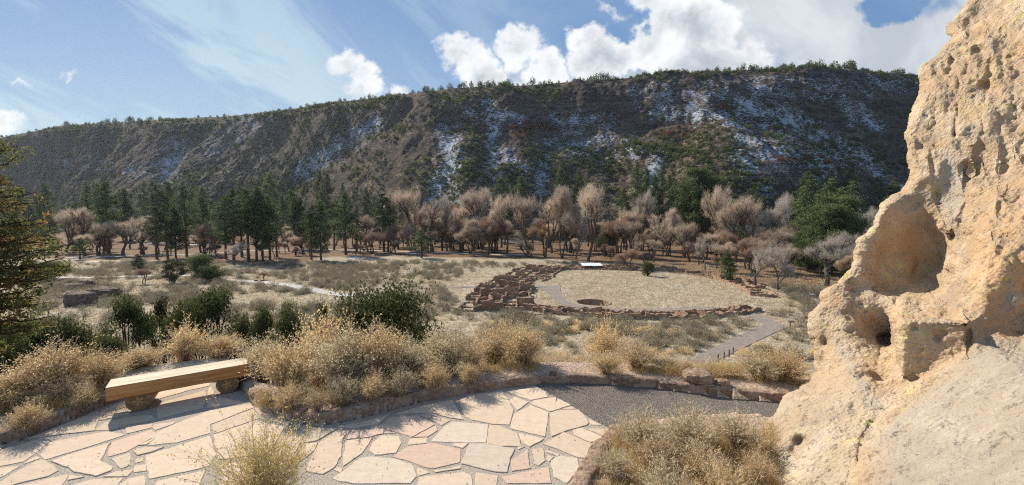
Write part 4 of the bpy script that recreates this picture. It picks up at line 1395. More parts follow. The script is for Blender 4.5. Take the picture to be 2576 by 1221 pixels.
# protective sheet roof over one room of the far arc
x, y, z = (float(q[0]) for q in hit(591.5, 268.6))
rt = thing('sheet_roof', 'pale metal sheet roof over one ruin room, below the bare trees', 'roof', (x, y, z))
m, g, b, o = base_mat('white_sheet_metal')
b.inputs['Base Color'].default_value = (.66, .70, .76, 1)
b.inputs['Roughness'].default_value = .45
for k, (xa, xb) in enumerate([(-2.75, .3), (.34, 2.75)]):
    mb = MB()
    xs = np.linspace(xa, xb, 24)
    ysr = np.linspace(-1.6, 2.0, 3)
    A_, B_ = np.meshgrid(xs, ysr)
    zt = .95 + .09 * (B_ + 2) + .03 * np.sign(np.sin(A_ * 9))
    top = np.stack([A_, B_, zt], -1).reshape(-1, 3)
    bot = top - np.array([0, 0, .06])
    mb.add(top, grid_faces(3, 24))
    mb.add(bot, grid_faces(3, 24)[:, ::-1])
    ed = np.concatenate([top[:24], bot[:24]])
    mb.add(ed, grid_faces(2, 24))
    obj('metal_sheet', mb.build('metal_sheet', m), rt)
for xx in (-2.6, 0, 2.6):
    for yq in (-1.4, 1.8):
        mb = MB()
        tube(mb, [(0, 0, -.2), (0, 0, .9 + .09 * (yq + 2))], [.07, .07], 6)
        obj('post', mb.build('post', M['bark']), rt, (xx, yq, 0))

# small posts by the walkway
for k, (u, v, lab) in enumerate([(718, 362, 'first wooden stake from the left beside the walkway bend'), (724, 359.5, 'second wooden stake from the left beside the walkway'), (729, 357, 'third wooden stake from the left beside the walkway'), (733, 354.5, 'rightmost wooden stake beside the walkway')]):
    x, y, z = (float(q[0]) for q in hit(u, v))
    mb = MB()
    tube(mb, [(0, 0, -.1), (0, 0, .75), (.01, 0, .8)], [.06, .055, .02], 6)
    obj('stake', mb.build('stake', M['bark']), None, (x, y, z), label=lab, category='stake', group='wooden stakes by the walkway')
x, y, z = (float(q[0]) for q in hit(790, 328))
rt = thing('trail_sign', 'small tilted trail panel on a post at the walkway corner', 'sign', (x, y, z))
mb = MB()
tube(mb, [(0, 0, -.1), (0, 0, .9)], [.06, .05], 8)
obj('post', mb.build('post', M['bark']), rt)
mb = MB()
add_box(mb, (-.38, -.2, .88), (.38, .2, .95), .01)
pn = obj('panel', mb.build('panel', M['bark']), rt)
pn.rotation_euler = (R(12), 0, 0)


# ------------------------------------------------------------------ plants: generators (unit-less, metres)
def gen_pine(H_, W_, dens=1.0, crown0=.22, seed=0, mat='pine', round_=0.0, leaf=.5, lean=0):
    """tall conifer: trunk mesh, crown mesh"""
    tb, cb = MB(), MB()
    zz = np.linspace(0, H_ * .97, 9)
    bx = np.cumsum(rng.normal(0, .05, 9)) + lean * zz
    by = np.cumsum(rng.normal(0, .05, 9))
    tube(tb, np.c_[bx, by, zz], np.interp(zz, [0, H_], [H_ * .016 + .06, .04]), 7, .5)
    nb = int(62 * dens)
    cen, tin, dr = [], [], []
    for k in range(nb):
        f = (k + rng.random()) / nb
        z = H_ * (crown0 + (1 - crown0) * f)
        g_ = f
        if round_:
            rad = W_ * .5 * math.sqrt(max(0, 1 - (2 * g_ - .85) ** 2 / 1.6)) * rng.uniform(.65, 1.15)
        else:
            rad = W_ * .5 * (min(1, (1 - g_) * 2.1 + .10)) * rng.uniform(.6, 1.2) * (.7 + .3 * min(1, g_ * 5))
        az = rng.random() * 6.283
        p0 = np.array([np.interp(z, zz, bx), np.interp(z, zz, by), z])
        slope_ = rng.uniform(-.1, .35) + .35 * g_
        tip = p0 + np.array([math.cos(az) * rad, math.sin(az) * rad, rad * slope_])
        mid = (p0 + tip) / 2 + np.array([0, 0, -.06 * rad])
        tube(tb, [p0, mid, tip], [.02 + .018 * rad, .03, .012], 3, .4, cap=False)
        ncl = max(2, int(rad * 2.1 * dens + 1))
        for c in range(ncl):
            t = .35 + .65 * (c + rng.random()) / ncl
            q = p0 + (tip - p0) * t + rng.normal(0, .16 + .10 * rad * .5, 3)
            nl = int(15)
            e = rng.normal(0, 1, (nl, 3)) * np.array([.42, .42, .24]) * (.7 + .16 * rad)
            cen.append(q + e)
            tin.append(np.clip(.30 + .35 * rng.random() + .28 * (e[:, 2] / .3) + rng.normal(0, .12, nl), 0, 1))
    C_ = np.concatenate(cen)
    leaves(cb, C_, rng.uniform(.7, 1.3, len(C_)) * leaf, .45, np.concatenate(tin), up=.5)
    return tb.build('trunk', M['bark']), cb.build('crown', M[mat])


def gen_bare(H_, W_, twig='twig_pink', seed=0, stems=1, leaf_mat=None, bark='bark', dens=1.0, spread=.55, tw=.042):
    """leafless broadleaf tree: trunk + branches (mesh), crown of fine twigs (mesh)"""
    tb, cb = MB(), MB()
    tips = []
    r_ = random.Random(seed)

    def grow(p, d, L_, rad, lev):
        n = 4
        pts = [p]
        dd = d
        for i in range(n):
            dd = unit(dd + np.array([r_.gauss(0, .16), r_.gauss(0, .16), r_.gauss(.03, .1)]))
            pts.append(pts[-1] + dd * L_ / n)
        pts = np.array(pts)
        tube(tb, pts, np.linspace(rad, rad * .6, n + 1), 6 if lev < 2 else 4, .5, cap=False)
        if lev >= 4 or L_ < H_ * .045:
            tips.append((pts[-1], dd, L_))
            tips.append((pts[2], unit(dd + np.array([r_.gauss(0, .6), r_.gauss(0, .6), .2])), L_))
            return
        if lev >= 2:
            tips.append((pts[3], unit(dd + np.array([r_.gauss(0, .7), r_.gauss(0, .7), .3])), L_))
        k = 2 + (r_.random() < .65) + (lev >= 2)
        for j in range(k):
            a = r_.random() * 6.283
            sd_ = spread * r_.uniform(.6, 1.35)
            nd = unit(dd + np.array([math.cos(a) * sd_, math.sin(a) * sd_, r_.uniform(-.1, .45)]))
            q = pts[-1] if j < 2 else pts[r_.choice([2, 3])]
            grow(q, nd, L_ * r_.uniform(.62, .86), rad * .62, lev + 1)

    for s in range(stems):
        a = r_.random() * 6.283
        b0 = np.array([math.cos(a) * .3 * (stems > 1), math.sin(a) * .3 * (stems > 1), 0])
        grow(b0, unit(np.array([math.cos(a) * (.3 if stems > 1 else .06), math.sin(a) * (.3 if stems > 1 else .06), 1])), H_ * .25, H_ * (.020 if stems > 1 else .026), 0)
    # normalise to the wanted size
    allv = np.concatenate(tb.V)
    sz = np.ptp(allv, axis=0)
    sxy, szz = W_ * .88 / max(sz[0], sz[1]), H_ * .94 / sz[2]
    S_ = np.array([sxy, sxy, szz])
    tb.V = [v * S_ for v in tb.V]
    n = len(tips)
    tp = np.array([t[0] for t in tips]) * S_
    td = unit(np.array([t[1] for t in tips]))
    m_ = max(3, int(19 * dens))
    P0 = np.repeat(tp, m_, 0) + rng.normal(0, .022 * H_, (n * m_, 3))
    D_ = unit(np.repeat(td, m_, 0) + rng.normal(0, .55, (n * m_, 3)) + np.array([0, 0, .25]))
    Ln = rng.uniform(.045, .095, n * m_)[:, None] * H_
    P1 = P0 + D_ * Ln * .5 + rng.normal(0, .01 * H_, (n * m_, 3))
    P2 = P0 + D_ * Ln + rng.normal(0, .012 * H_, (n * m_, 3))
    ribbons(cb, np.stack([P0, P1, P2], 1), tw * rng.uniform(.6, 1.3, n * m_) * max(.45, H_ / 18))
    # side twigs
    k = rng.integers(0, n * m_, int(n * m_ * 1.6))
    Q0 = P1[k]
    Dq = unit(D_[k] + rng.normal(0, .7, (len(k), 3)))
    Q1 = Q0 + Dq * rng.uniform(.02, .05, len(k))[:, None] * H_
    ribbons(cb, np.stack([Q0, (Q0 + Q1) / 2, Q1], 1), tw * .7 * max(.45, H_ / 18))
    res = [tb.build('trunk', M[bark]), cb.build('crown', M[twig])]
    if leaf_mat:
        lb = MB()
        k = rng.integers(0, n * m_, int(n * 5))
        leaves(lb, P2[k] + rng.normal(0, .12, (len(k), 3)), .26, .8)
        res.append(lb.build('leaves', M[leaf_mat]))
    return res


def gen_juniper(H_, W_, mat='juniper', dens=1.0, leaf=.16, seed=0, openness=.0, twigs=True):
    """dense evergreen shrub-tree, lobed crown with gaps"""
    tb, cb = MB(), MB()
    nl = int(11 + 6 * dens)
    lobes = []
    for k in range(nl):
        a = rng.random() * 6.283
        z = rng.uniform(.22, .92)
        rr = math.sqrt(max(.04, 1 - ((z - .42) / .60) ** 2)) * rng.uniform(.35, .82)
        lobes.append(np.array([math.cos(a) * rr * W_ * .5, math.sin(a) * rr * W_ * .5, z * H_]))
    lobes.append(np.array([0, 0, H_ * .85]))
    for c in lobes:
        b0 = np.array([rng.normal(0, .04) * W_, rng.normal(0, .04) * W_, 0])
        mid = (b0 + c) / 2 + rng.normal(0, .05, 3) * W_
        tube(tb, [b0, mid, c], [.035 * W_ * .6, .022 * W_ * .5, .008 * W_], 5, .5, cap=False)
    cen, tin = [], []
    for c in lobes:
        R_ = rng.uniform(.16, .27) * min(W_, H_ * 1.3) * (1 - openness * .4)
        for s in range(int(15 * dens)):
            dv = rand_dir(1)[0]
            q = c + dv * R_ * rng.uniform(.45, 1.05) * np.array([1, 1, .8])
            n = int(17 * dens)
            e = rng.normal(0, 1, (n, 3)) * R_ * .24
            cen.append(q + e)
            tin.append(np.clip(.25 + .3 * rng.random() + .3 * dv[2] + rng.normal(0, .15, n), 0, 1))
    C_ = np.concatenate(cen)
    k = C_[:, 2] > .02 * H_
    C_ = C_[k]
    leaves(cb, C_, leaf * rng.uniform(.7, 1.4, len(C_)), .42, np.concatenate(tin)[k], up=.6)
    return tb.build('trunk', M['bark']), cb.build('crown', M[mat])


def gen_scrub(H_, W_, mat, n=260, leaf=.22):
    """small far-off shrub, one mesh"""
    cb = MB()
    az = rng.random(n) * 6.283
    r = np.sqrt(rng.random(n))
    z = rng.random(n) ** .8 * np.sqrt(1 - (r * .93) ** 2)
    bump_ = 1 + .28 * np.sin(az * 3 + rng.random() * 6) + .18 * np.sin(az * 5 + z * 6 + rng.random() * 6)
    k = np.c_[np.cos(az) * r * W_ * .45 * bump_, np.sin(az) * r * W_ * .45 * bump_, z * H_ * (.8 + .35 * np.sin(az * 2 + r * 5 + rng.random() * 6) ** 2)]
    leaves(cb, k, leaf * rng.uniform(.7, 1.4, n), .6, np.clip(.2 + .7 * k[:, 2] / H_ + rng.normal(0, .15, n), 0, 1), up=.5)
    q = k[rng.integers(0, n, 14)]
    z0 = np.zeros((14, 3))
    ribbons(cb, np.stack([z0, q * [.5, .5, .4], q], 1), .16, np.zeros(14))
    return cb.build('shrub', M[mat])


def gen_sage(H_=.8, W_=1.3, mat='sage', n=170):
    cb = MB()
    d = unit(np.c_[rng.normal(0, 1, (n, 2)), np.abs(rng.normal(.9, .5, n))])
    P0 = rng.normal(0, .05, (n, 3)) * np.array([1, 1, 0])
    Ln = rng.uniform(.6, 1.05, n)[:, None]
    sc_ = np.array([W_ * .55, W_ * .55, H_])
    P2 = P0 + d * Ln * sc_
    P1 = (P0 + P2) / 2 + rng.normal(0, .04, (n, 3)) + np.array([0, 0, -.03])
    ribbons(cb, np.stack([P0, P1, P2], 1), .022)
    C_ = np.repeat(P2, 4, 0) + rng.normal(0, .07, (n * 4, 3))
    C_[:, 2] = np.maximum(C_[:, 2], .03)
    leaves(cb, C_, rng.uniform(.05, .12, n * 4), .5, None, up=.8)
    return cb.build('shrub', M[mat])


def gen_shrub(stems=300, H_=1.0, W_=1.1, leaf='seed', stemmat='stem', tw=7, lf=5, lw=.0078, lsz=.021, upright=.62, gold=True, low=.4, nst=.0):
    """foreground dry shrub: fine branching stems + leaf and seed meshes"""
    sb, lb = MB(), MB()
    N, K = stems, 7
    az = rng.random(N) * 6.283
    tilt = (rng.random(N) ** .62) * (1.32 - .45 * upright)
    d = np.stack([np.cos(az) * np.sin(tilt), np.sin(az) * np.sin(tilt), np.cos(tilt)], 1)
    L_ = rng.uniform(.5, 1.06, N) * (.82 + .3 * vn(np.cos(az) * 1.7 + 3 * tilt, np.sin(az) * 1.7, 0, int(stems)))
    base = np.c_[rng.normal(0, .05, (N, 2)) * W_, np.zeros(N)]
    t = np.linspace(0, 1, K)
    P_ = base[:, None] + d[:, None] * (L_[:, None] * t[None])[..., None] * np.array([W_ * .56, W_ * .56, H_])
    wob = np.cumsum(rng.normal(0, .013, (N, K, 3)), 1)
    P_ = P_ + wob
    P_[..., 2] += .07 * np.sin(t * 3.14)[None] * H_
    P_[..., :2] *= (.75 + .25 * t)[None, :, None]
    P_[..., 2] = np.maximum(P_[..., 2], 0.0)
    ribbons(sb, P_, rng.uniform(.7, 1.9, N) * lw, rng.random(N) * .7)
    # twigs
    nt = N * tw
    si = np.repeat(np.arange(N), tw)
    tq = rng.uniform(low, .98, nt)
    kf = tq * (K - 1)
    k0 = np.clip(kf.astype(int), 0, K - 2)
    fr = (kf - k0)[:, None]
    Q0 = P_[si, k0] * (1 - fr) + P_[si, k0 + 1] * fr
    dq = unit(d[si] + rng.normal(0, .55, (nt, 3)) + np.array([0, 0, .25]))
    Lq = rng.uniform(.07, .22, nt)[:, None] * H_
    Q2 = Q0 + dq * Lq
    Q1 = (Q0 + Q2) / 2 + rng.normal(0, .008, (nt, 3))
    ribbons(sb, np.stack([Q0, Q1, Q2], 1), lw * .6, .3 + rng.random(nt) * .7)
    nl = nt * lf
    li = np.repeat(np.arange(nt), lf)
    f = rng.uniform(.15, 1.05, nl)[:, None]
    C_ = Q0[li] * (1 - f) + Q2[li] * f + rng.normal(0, .008, (nl, 3))
    ti = np.repeat(rng.random(nt), lf) * .6 + rng.random(nl) * .4
    leaves(lb, C_, lsz * rng.uniform(.6, 1.5, nl), .42, ti, dirs=unit(dq[li] + rng.normal(0, .6, (nl, 3))))
    return sb.build('branches', M[stemmat]), lb.build('foliage', M[leaf])


def gen_tuft(n=150, H_=.35, W_=.3, mat='gold', wd=.004):
    cb = MB()
    az = rng.random(n) * 6.283
    tl = np.abs(rng.normal(0, .38, n))
    d = np.stack([np.cos(az) * np.sin(tl), np.sin(az) * np.sin(tl), np.cos(tl)], 1)
    L_ = rng.uniform(.45, 1.05, n)[:, None] * H_
    P0 = np.c_[rng.normal(0, .22, (n, 2)) * W_, np.zeros(n)]
    P1 = P0 + d * L_ * .5
    P2 = P0 + d * L_ + np.stack([np.cos(az), np.sin(az), -.6 * np.ones(n)], 1) * (.14 * L_)
    ribbons(cb, np.stack([P0, P1, P2], 1), wd)
    return cb.build('grass_tuft', M[mat])


def rot_pts(me_V, rz, s, loc):
    c, s_ = math.cos(rz), math.sin(rz)
    return np.c_[(me_V[:, 0] * c - me_V[:, 1] * s_) * s, (me_V[:, 0] * s_ + me_V[:, 1] * c) * s, me_V[:, 2] * s] + loc


ORD = 'first second third fourth fifth sixth seventh eighth ninth tenth eleventh twelfth thirteenth fourteenth fifteenth sixteenth seventeenth eighteenth nineteenth twentieth'.split()


def plant(kind, parts, u, vb, vt, label, cat, group=None, H0=None, W0=None, wpx=None, zc=None, names=('trunk', 'crown', 'leaves'), sink=.1, xyz=None):
    if xyz is not None:
        x, y, z = xyz
    elif zc is None:
        x, y, z = (float(q[0]) for q in hit(u, vb))
    else:
        x, y = on_plane(u, vb, zc)
        z = zc
    hh = (vb - vt) / F * y
    sz = hh / H0
    sw = sz if wpx is None else wpx / F * y / W0
    o_ = thing(kind, label, cat, (x, y, z - sink * min(1, hh * .1)), rng.random() * 6.283, (sw, sw, sz), group)
    for nm, me in zip(names, parts):
        obj(nm, me, o_)
    return o_


# ------------------------------------------------------------------ foreground shrubs
SH = {
    'tan': [gen_shrub(leaf='seed') for _ in range(3)],
    'green': [gen_shrub(leaf='sgreen', lsz=.020, lf=8) for _ in range(2)],
    'bare': [gen_shrub(stems=170, leaf='seed', tw=7, lf=2, low=.25, lw=.008) for _ in range(2)],
    'airy': [gen_shrub(stems=150, leaf='sgreen', lf=6, tw=6, lsz=.022), gen_shrub(stems=140, leaf='seed', lf=5, tw=6, lsz=.022)],
    'tall': [gen_shrub(stems=130, leaf='seed', upright=.9, lf=8, low=.3)],
}
SN = ('branches', 'foliage')
FG = [
    # kind, u, base v, top v, width px, label
    ('tan', 58, 420, 343, 95, 'large tan feathery shrub left of the bench behind the edging stones'),
    ('tan', 14, 438, 368, 80, 'tan dry shrub at the left frame edge above the edging stones'),
    ('bare', 66, 421, 372, 60, 'grey leafless twiggy bush in front of the large tan shrub at left'),
    ('tan', 104, 399, 352, 50, 'small tan shrub just behind the left end of the bench'),
    ('tan', 142, 391, 346, 60, 'tan shrub behind the left half of the bench seat'),
    ('tall', 186, 383, 322, 62, 'tall pinkish-tan shrub rising behind the middle of the bench'),
    ('tan', 222, 379, 333, 60, 'tan shrub behind the right end of the bench'),
    ('green', 262, 392, 338, 50, 'pale dry shrub just right of the bench against the dark junipers'),
    ('tan', 292, 408, 338, 75, 'reddish dry shrub, leftmost in the large middle thicket'),
    ('tall', 322, 404, 306, 85, 'tallest dry shrub of the middle thicket, with bare twigs on top'),
    ('green', 350, 404, 328, 85, 'grey-green saltbush low in the middle thicket'),
    ('tan', 380, 398, 325, 85, 'golden-topped shrub in front of the dark round juniper'),
    ('bare', 352, 398, 320, 70, 'grey forked bare branches inside the middle thicket'),
    ('green', 408, 396, 340, 66, 'silvery green shrub right of centre in the middle thicket'),
    ('green', 446, 391, 330, 78, 'pale yellow-green rounded shrub at the right end of the thicket'),
    ('bare', 472, 378, 336, 46, 'dark bare twiggy bush behind the pale yellow-green shrub'),
    ('tan', 494, 374, 322, 66, 'straw-coloured shrub left of the gap of bare soil'),
    ('tan', 524, 372, 325, 60, 'straw-coloured shrub right beside the gap of bare soil'),
    ('tall', 603, 372, 318, 72, 'tall golden shrub behind the curb, above the gravel path'),
    ('bare', 636, 375, 335, 66, 'brown twiggy bush right of the tall golden shrub'),
    ('green', 668, 377, 356, 40, 'small grey-green bush left of the red-brown boulder'),
    ('bare', 688, 376, 360, 34, 'thin dark twigs standing before the end of the walkway'),
    ('tan', 722, 382, 364, 44, 'low tan bush behind the small pale stone'),
    ('green', 757, 386, 352, 50, 'yellow-green bush behind the curb near the cliff'),
    ('tan', 785, 388, 348, 56, 'pale bush partly hidden by the cliff foot'),
]
for kd, u, vb, vt, wp, lab in FG:
    v_ = SH[kd][rng.integers(len(SH[kd]))]
    x, y, z = (float(q[0]) for q in hit(u, vb))
    back_ = (1.22 if 110 < u < 250 else 1.12) if vb - vt > 50 else 1.05
    if kd == 'tall' or 110 < u < 250:
        back_ = 1.13 if 110 < u < 250 else 1.25
    y2 = y * back_
    x2 = x * back_
    z2_ = float(flat_h(np.array([x2]), np.array([y2]))[0])
    ht = CZ + float(ray(u, vt)[1]) * y2 - z2_
    o_ = thing('dry_shrub', lab, 'shrub', (x2, y2, z2_ - .02), rng.random() * 6.283, (wp * 1.15 / F * y2 / 1.2, wp * 1.15 / F * y2 / 1.2, ht * 1.22), 'dry shrubs behind the terrace edge')
    for nm, me in zip(SN, v_):
        obj(nm, me, o_)
FR = [('tan', 288, 414, 382, 44, 'low reddish tuft-like shrub at the left foot of the thicket'), ('bare', 318, 413, 384, 44, 'low bare twigs at the front of the thicket'), ('green', 345, 408, 374, 46, 'low silvery bush at the front of the thicket'),
      ('tan', 374, 404, 372, 44, 'low tan bush at the front of the thicket, above the curb'), ('green', 402, 399, 368, 42, 'low grey-green bush just behind the curb'), ('tan', 436, 394, 362, 44, 'low straw bush under the pale yellow-green shrub'),
      ('tan', 470, 388, 362, 34, 'low straw bush at the right foot of the thicket'), ('tan', 30, 436, 400, 50, 'low golden bush behind the left edging stones'), ('tan', 84, 414, 386, 40, 'low golden bush behind the knobbly edging stone'), ('tan', 606, 377, 352, 44, 'low golden bush at the foot of the tall golden shrub')]
for kd, u, vb, vt, wp, lab in FR:
    v_ = SH[kd][rng.integers(len(SH[kd]))]
    plant('dry_shrub', v_, u, vb - 3, vt - 6, lab, 'shrub', 'dry shrubs behind the terrace edge', 1.0, 1.2, wp, names=SN, sink=.02)
# right-hand bed
for kd, u, vb, vt, wp, lab in [
    ('airy', 640, 448, 399, 92, 'grey-green shrub at the left of the lower right bed'), ('airy', 690, 452, 396, 100, 'pale green leafy shrub in the middle of the lower right bed'), ('airy', 738, 450, 402, 84, 'pale shrub in the lower right bed beside the cliff'),
    ('bare', 655, 470, 420, 78, 'grey twiggy shrub low in the lower right bed'), ('bare', 700, 478, 425, 90, 'brownish twiggy shrub low in the middle of the lower right bed'), ('airy', 612, 478, 440, 62, 'small golden shrub beside the broken curb at lower right'),
    ('airy', 666, 520, 445, 96, 'reddish dry grass-like shrub at the bottom edge, lower right'), ('airy', 722, 515, 442, 96, 'rusty dry shrub at the bottom edge beside the cliff'), ('bare', 757, 488, 428, 60, 'dark bare twiggy shrub against the cliff foot')]:
    v_ = SH[kd][rng.integers(len(SH[kd]))]
    plant('dry_shrub', v_, u, vb, vt, lab, 'shrub', 'dry shrubs in the lower right bed', 1.0, 1.2, wp, zc=.08, names=SN)
# airy yellow shrub in front, bottom left of centre
yb = gen_shrub(stems=150, leaf='yflower', tw=12, lf=6, low=.25, lw=.0045, lsz=.016, upright=.55)
plant('yellow_shrub', yb, 262, 520, 388, 'airy yellow-flecked shrub in front of the flagstones, bottom left of centre', 'shrub', None, 1.0, 1.2, 165, zc=.0, names=SN)

# dry grass at the foot of the shrubs: one mass
mbt = MB()
tv = []
for (a_, b_, n) in [((-60, 440), (110, 400), 50), ((260, 412), (330, 406), 30), ((330, 408), (480, 383), 60), ((480, 378), (540, 374), 26), ((590, 374), (800, 388), 70)]:
    us_ = rng.uniform(a_[0], b_[0], n)
    vs_ = np.interp(us_, [a_[0], b_[0]], [a_[1], b_[1]]) - rng.uniform(3, 16, n)
    tv += list(zip(us_, vs_))
tv = np.array(tv)
hx, hy, hz = hit(tv[:, 0], tv[:, 1])
pos = np.c_[hx, hy, hz]
gx, gy = on_plane(rng.uniform(600, 775, 190), rng.uniform(432, 500, 190), .08)
kk = in_bed(gx, gy)
pos = np.concatenate([pos, np.c_[gx[kk], gy[kk], np.full(kk.sum(), .07)]])
nb_ = 46
n = len(pos) * nb_
P0 = np.repeat(pos, nb_, 0) + rng.normal(0, .055, (n, 3)) * np.array([1, 1, 0])
az = rng.random(n) * 6.283
tl = np.abs(rng.normal(0, .4, n))
d = np.stack([np.cos(az) * np.sin(tl), np.sin(az) * np.sin(tl), np.cos(tl)], 1)
Lg = np.repeat(rng.uniform(.10, .30, len(pos)), nb_)[:, None] * rng.uniform(.5, 1.1, n)[:, None]
ribbons(mbt, np.stack([P0, P0 + d * Lg * .5, P0 + d * Lg + np.stack([np.cos(az), np.sin(az), -.5 + 0 * az], 1) * Lg * .15], 1), .0045)
obj('dry_grass', mbt.build('dry_grass', M['gold']), kind='stuff', label='golden dry grass at the foot of the shrubs')

# ------------------------------------------------------------------ junipers on the near slope
JN = [(gen_juniper(5.5, 4.4, dens=1.3, leaf=.17, openness=.7), 5.5, 4.4), (gen_juniper(5.0, 4.8, dens=1.5, leaf=.17), 5.0, 4.8), (gen_juniper(5.5, 3.4, mat='juniper_y', dens=1.2, leaf=.16, openness=.6), 5.5, 3.4), (gen_juniper(5.0, 5.0, dens=1.9, leaf=.16), 5, 5)]
for k, u, dist, vt, wpx, lab in [
    (0, 121, 17, 290, 48, 'dark ragged juniper with a bare top, right of the boulders'), (2, 160, 19, 288, 30, 'thin leaning juniper, second from the left below the meadow'), (1, 182, 18, 303, 38, 'dark green juniper behind the tall shrub over the bench'),
    (0, 218, 20, 281, 66, 'largest dark juniper of the left clump, above the bench'), (2, 240, 18, 310, 34, 'olive juniper at the right edge of the left clump'), (0, 266, 18, 300, 34, 'upright dark juniper left of the dry thicket'),
    (1, 290, 20, 307, 34, 'bushy juniper just behind the tallest dry shrub'), (2, 322, 22, 295, 26, 'small olive juniper above the dry thicket'), (2, 350, 21, 300, 30, 'thin olive juniper left of the round dark one'),
    (3, 395, 23, 286, 92, 'large round dark green juniper in the middle of the near slope'), (1, 62, 20, 320, 50, 'low juniper in the dark hollow at the left'), (0, 100, 15, 330, 40, 'shaded juniper in the dark hollow above the bench end'), (3, 22, 19, 318, 52, 'low dark juniper under the large pine at the left edge'), (1, -8, 17, 330, 50, 'dark juniper cut off by the left frame edge')]:
    parts, h0, w0 = JN[k]
    t = float(ray(u, 300)[0])
    x, y = t * dist, dist
    z = float(flat_h(np.array([x]), np.array([y]))[0])
    b_ = float(ray(u, vt)[1])
    hh = CZ + b_ * y - z
    o_ = thing('juniper', lab, 'juniper', (x, y, z - .1), rng.random() * 6.28, (wpx * 1.12 / F * y / w0, wpx * 1.12 / F * y / w0, hh / h0), 'junipers on the slope below the terrace')
    for nm, me in zip(('trunk', 'crown'), parts):
        obj(nm, me, o_)

# junipers and small trees on the meadow at left
for k, u, vb, vt, wpx, lab in [(2, 173, 283, 257, 26, 'dark upright juniper on the meadow left of the spreading one'), (1, 200, 278, 255, 32, 'spreading flat-topped juniper on the left meadow'), (3, 214, 281, 265, 24, 'small dark juniper right of the spreading one'),
                               (3, 52, 280, 262, 28, 'dark juniper at the left end of the pale trail'), (3, 605, 256, 226, 18, 'dark evergreen standing among the bare trees behind the roof'), (1, 648, 276, 262, 14, 'low dark evergreen shrub behind the far ruin walls')]:
    parts, h0, w0 = JN[k]
    plant('juniper', parts, u, vb, vt, lab, 'juniper', None, h0, w0, wpx)

# ------------------------------------------------------------------ large pine at the left edge
def big_pine():
    tb, cb = MB(), MB()
    y = 14.0
    t0 = float(ray(-52, 250)[0])
    x0 = t0 * y
    z0 = float(flat_h(np.array([x0]), np.array([y]))[0])
    H_ = 12.5
    zz = np.linspace(0, H_, 10)
    tube(tb, np.c_[np.zeros(10), np.zeros(10), zz], np.linspace(.3, .04, 10), 10)
    root = thing('ponderosa_pine', 'large pine with browning needles cut off by the left frame edge', 'pine tree', (x0, y, z0))
    s = y / F
    def zat(v):
        return CZ + float(ray(0, v)[1]) * y - z0
    # main boughs: (v at the tip, u at the tip)
    tips = [(142, 4), (163, 22), (175, 12), (190, 38), (200, 30), (205, 5), (215, 42), (222, 48), (236, 52), (243, 34), (252, 58), (262, 64), (268, 50), (275, 66), (282, 40), (297, 38), (303, 30), (315, 44), (325, 30), (335, 18), (230, 15), (290, 10), (310, 5), (258, 20), (184, -8), (348, 10), (247, 66), (268, 72)]
    cen, tin = [], []
    for v, u in tips:
        for rep in range(3):
            tx = (u + 52 + rng.normal(0, 4)) * s
            dy = rng.uniform(-1.2, 1.2)
            tip = np.array([tx * (1 if rep == 0 else rng.uniform(.5, .95)), dy if rep else 0, zat(v + rng.normal(0, 3))])
            b0 = np.array([0, 0, min(H_ * .97, tip[2] + rng.uniform(-.7, .3))])
            mid = (b0 + tip) / 2 + np.array([0, 0, -.18])
            n = 8
            tt = np.linspace(0, 1, n)[:, None]
            pl = (1 - tt) ** 2 * b0 + 2 * tt * (1 - tt) * mid + tt ** 2 * tip + np.r_[np.zeros((1, 3)), rng.normal(0, .04, (n - 1, 3))]
            tube(tb, pl, np.linspace(.07, .014, n), 5, .4, cap=False)
            for c in range(17):
                f = rng.uniform(.3, 1)
                q = np.array([np.interp(f, tt[:, 0], pl[:, k]) for k in range(3)]) + rng.normal(0, 1, 3) * np.array([.22, .3, .13]) * (1.2 - .4 * f)
                m_ = 15
                e = rng.normal(0, .075, (m_, 3))
                cen.append(q + e)
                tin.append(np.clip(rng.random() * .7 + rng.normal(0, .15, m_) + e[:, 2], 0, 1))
    # far side for the rest of the crown
    for k in range(60):
        az = rng.uniform(1.7, 4.6)
        z = rng.uniform(.25, .95) * H_
        rad = (1 - z / H_) * 3.4 + .6
        tip = np.array([math.cos(az) * rad, math.sin(az) * rad, z])
        b0 = np.array([0, 0, z - .2])
        tube(tb, [b0, (b0 + tip) / 2, tip], [.06, .04, .015], 4, .4, cap=False)
        for c in range(10):
            q = b0 + (tip - b0) * rng.uniform(.35, 1) + rng.normal(0, .25, 3)
            e = rng.normal(0, .09, (12, 3))
            cen.append(q + e)
            tin.append(rng.random(12))
    C_ = np.concatenate(cen)
    leaves(cb, C_, rng.uniform(.09, .2, len(C_)), .28, np.concatenate(tin), up=.3)
    obj('trunk', tb.build('trunk', M['bark']), root)
    obj('crown', cb.build('crown', M['pine_near']), root)


big_pine()

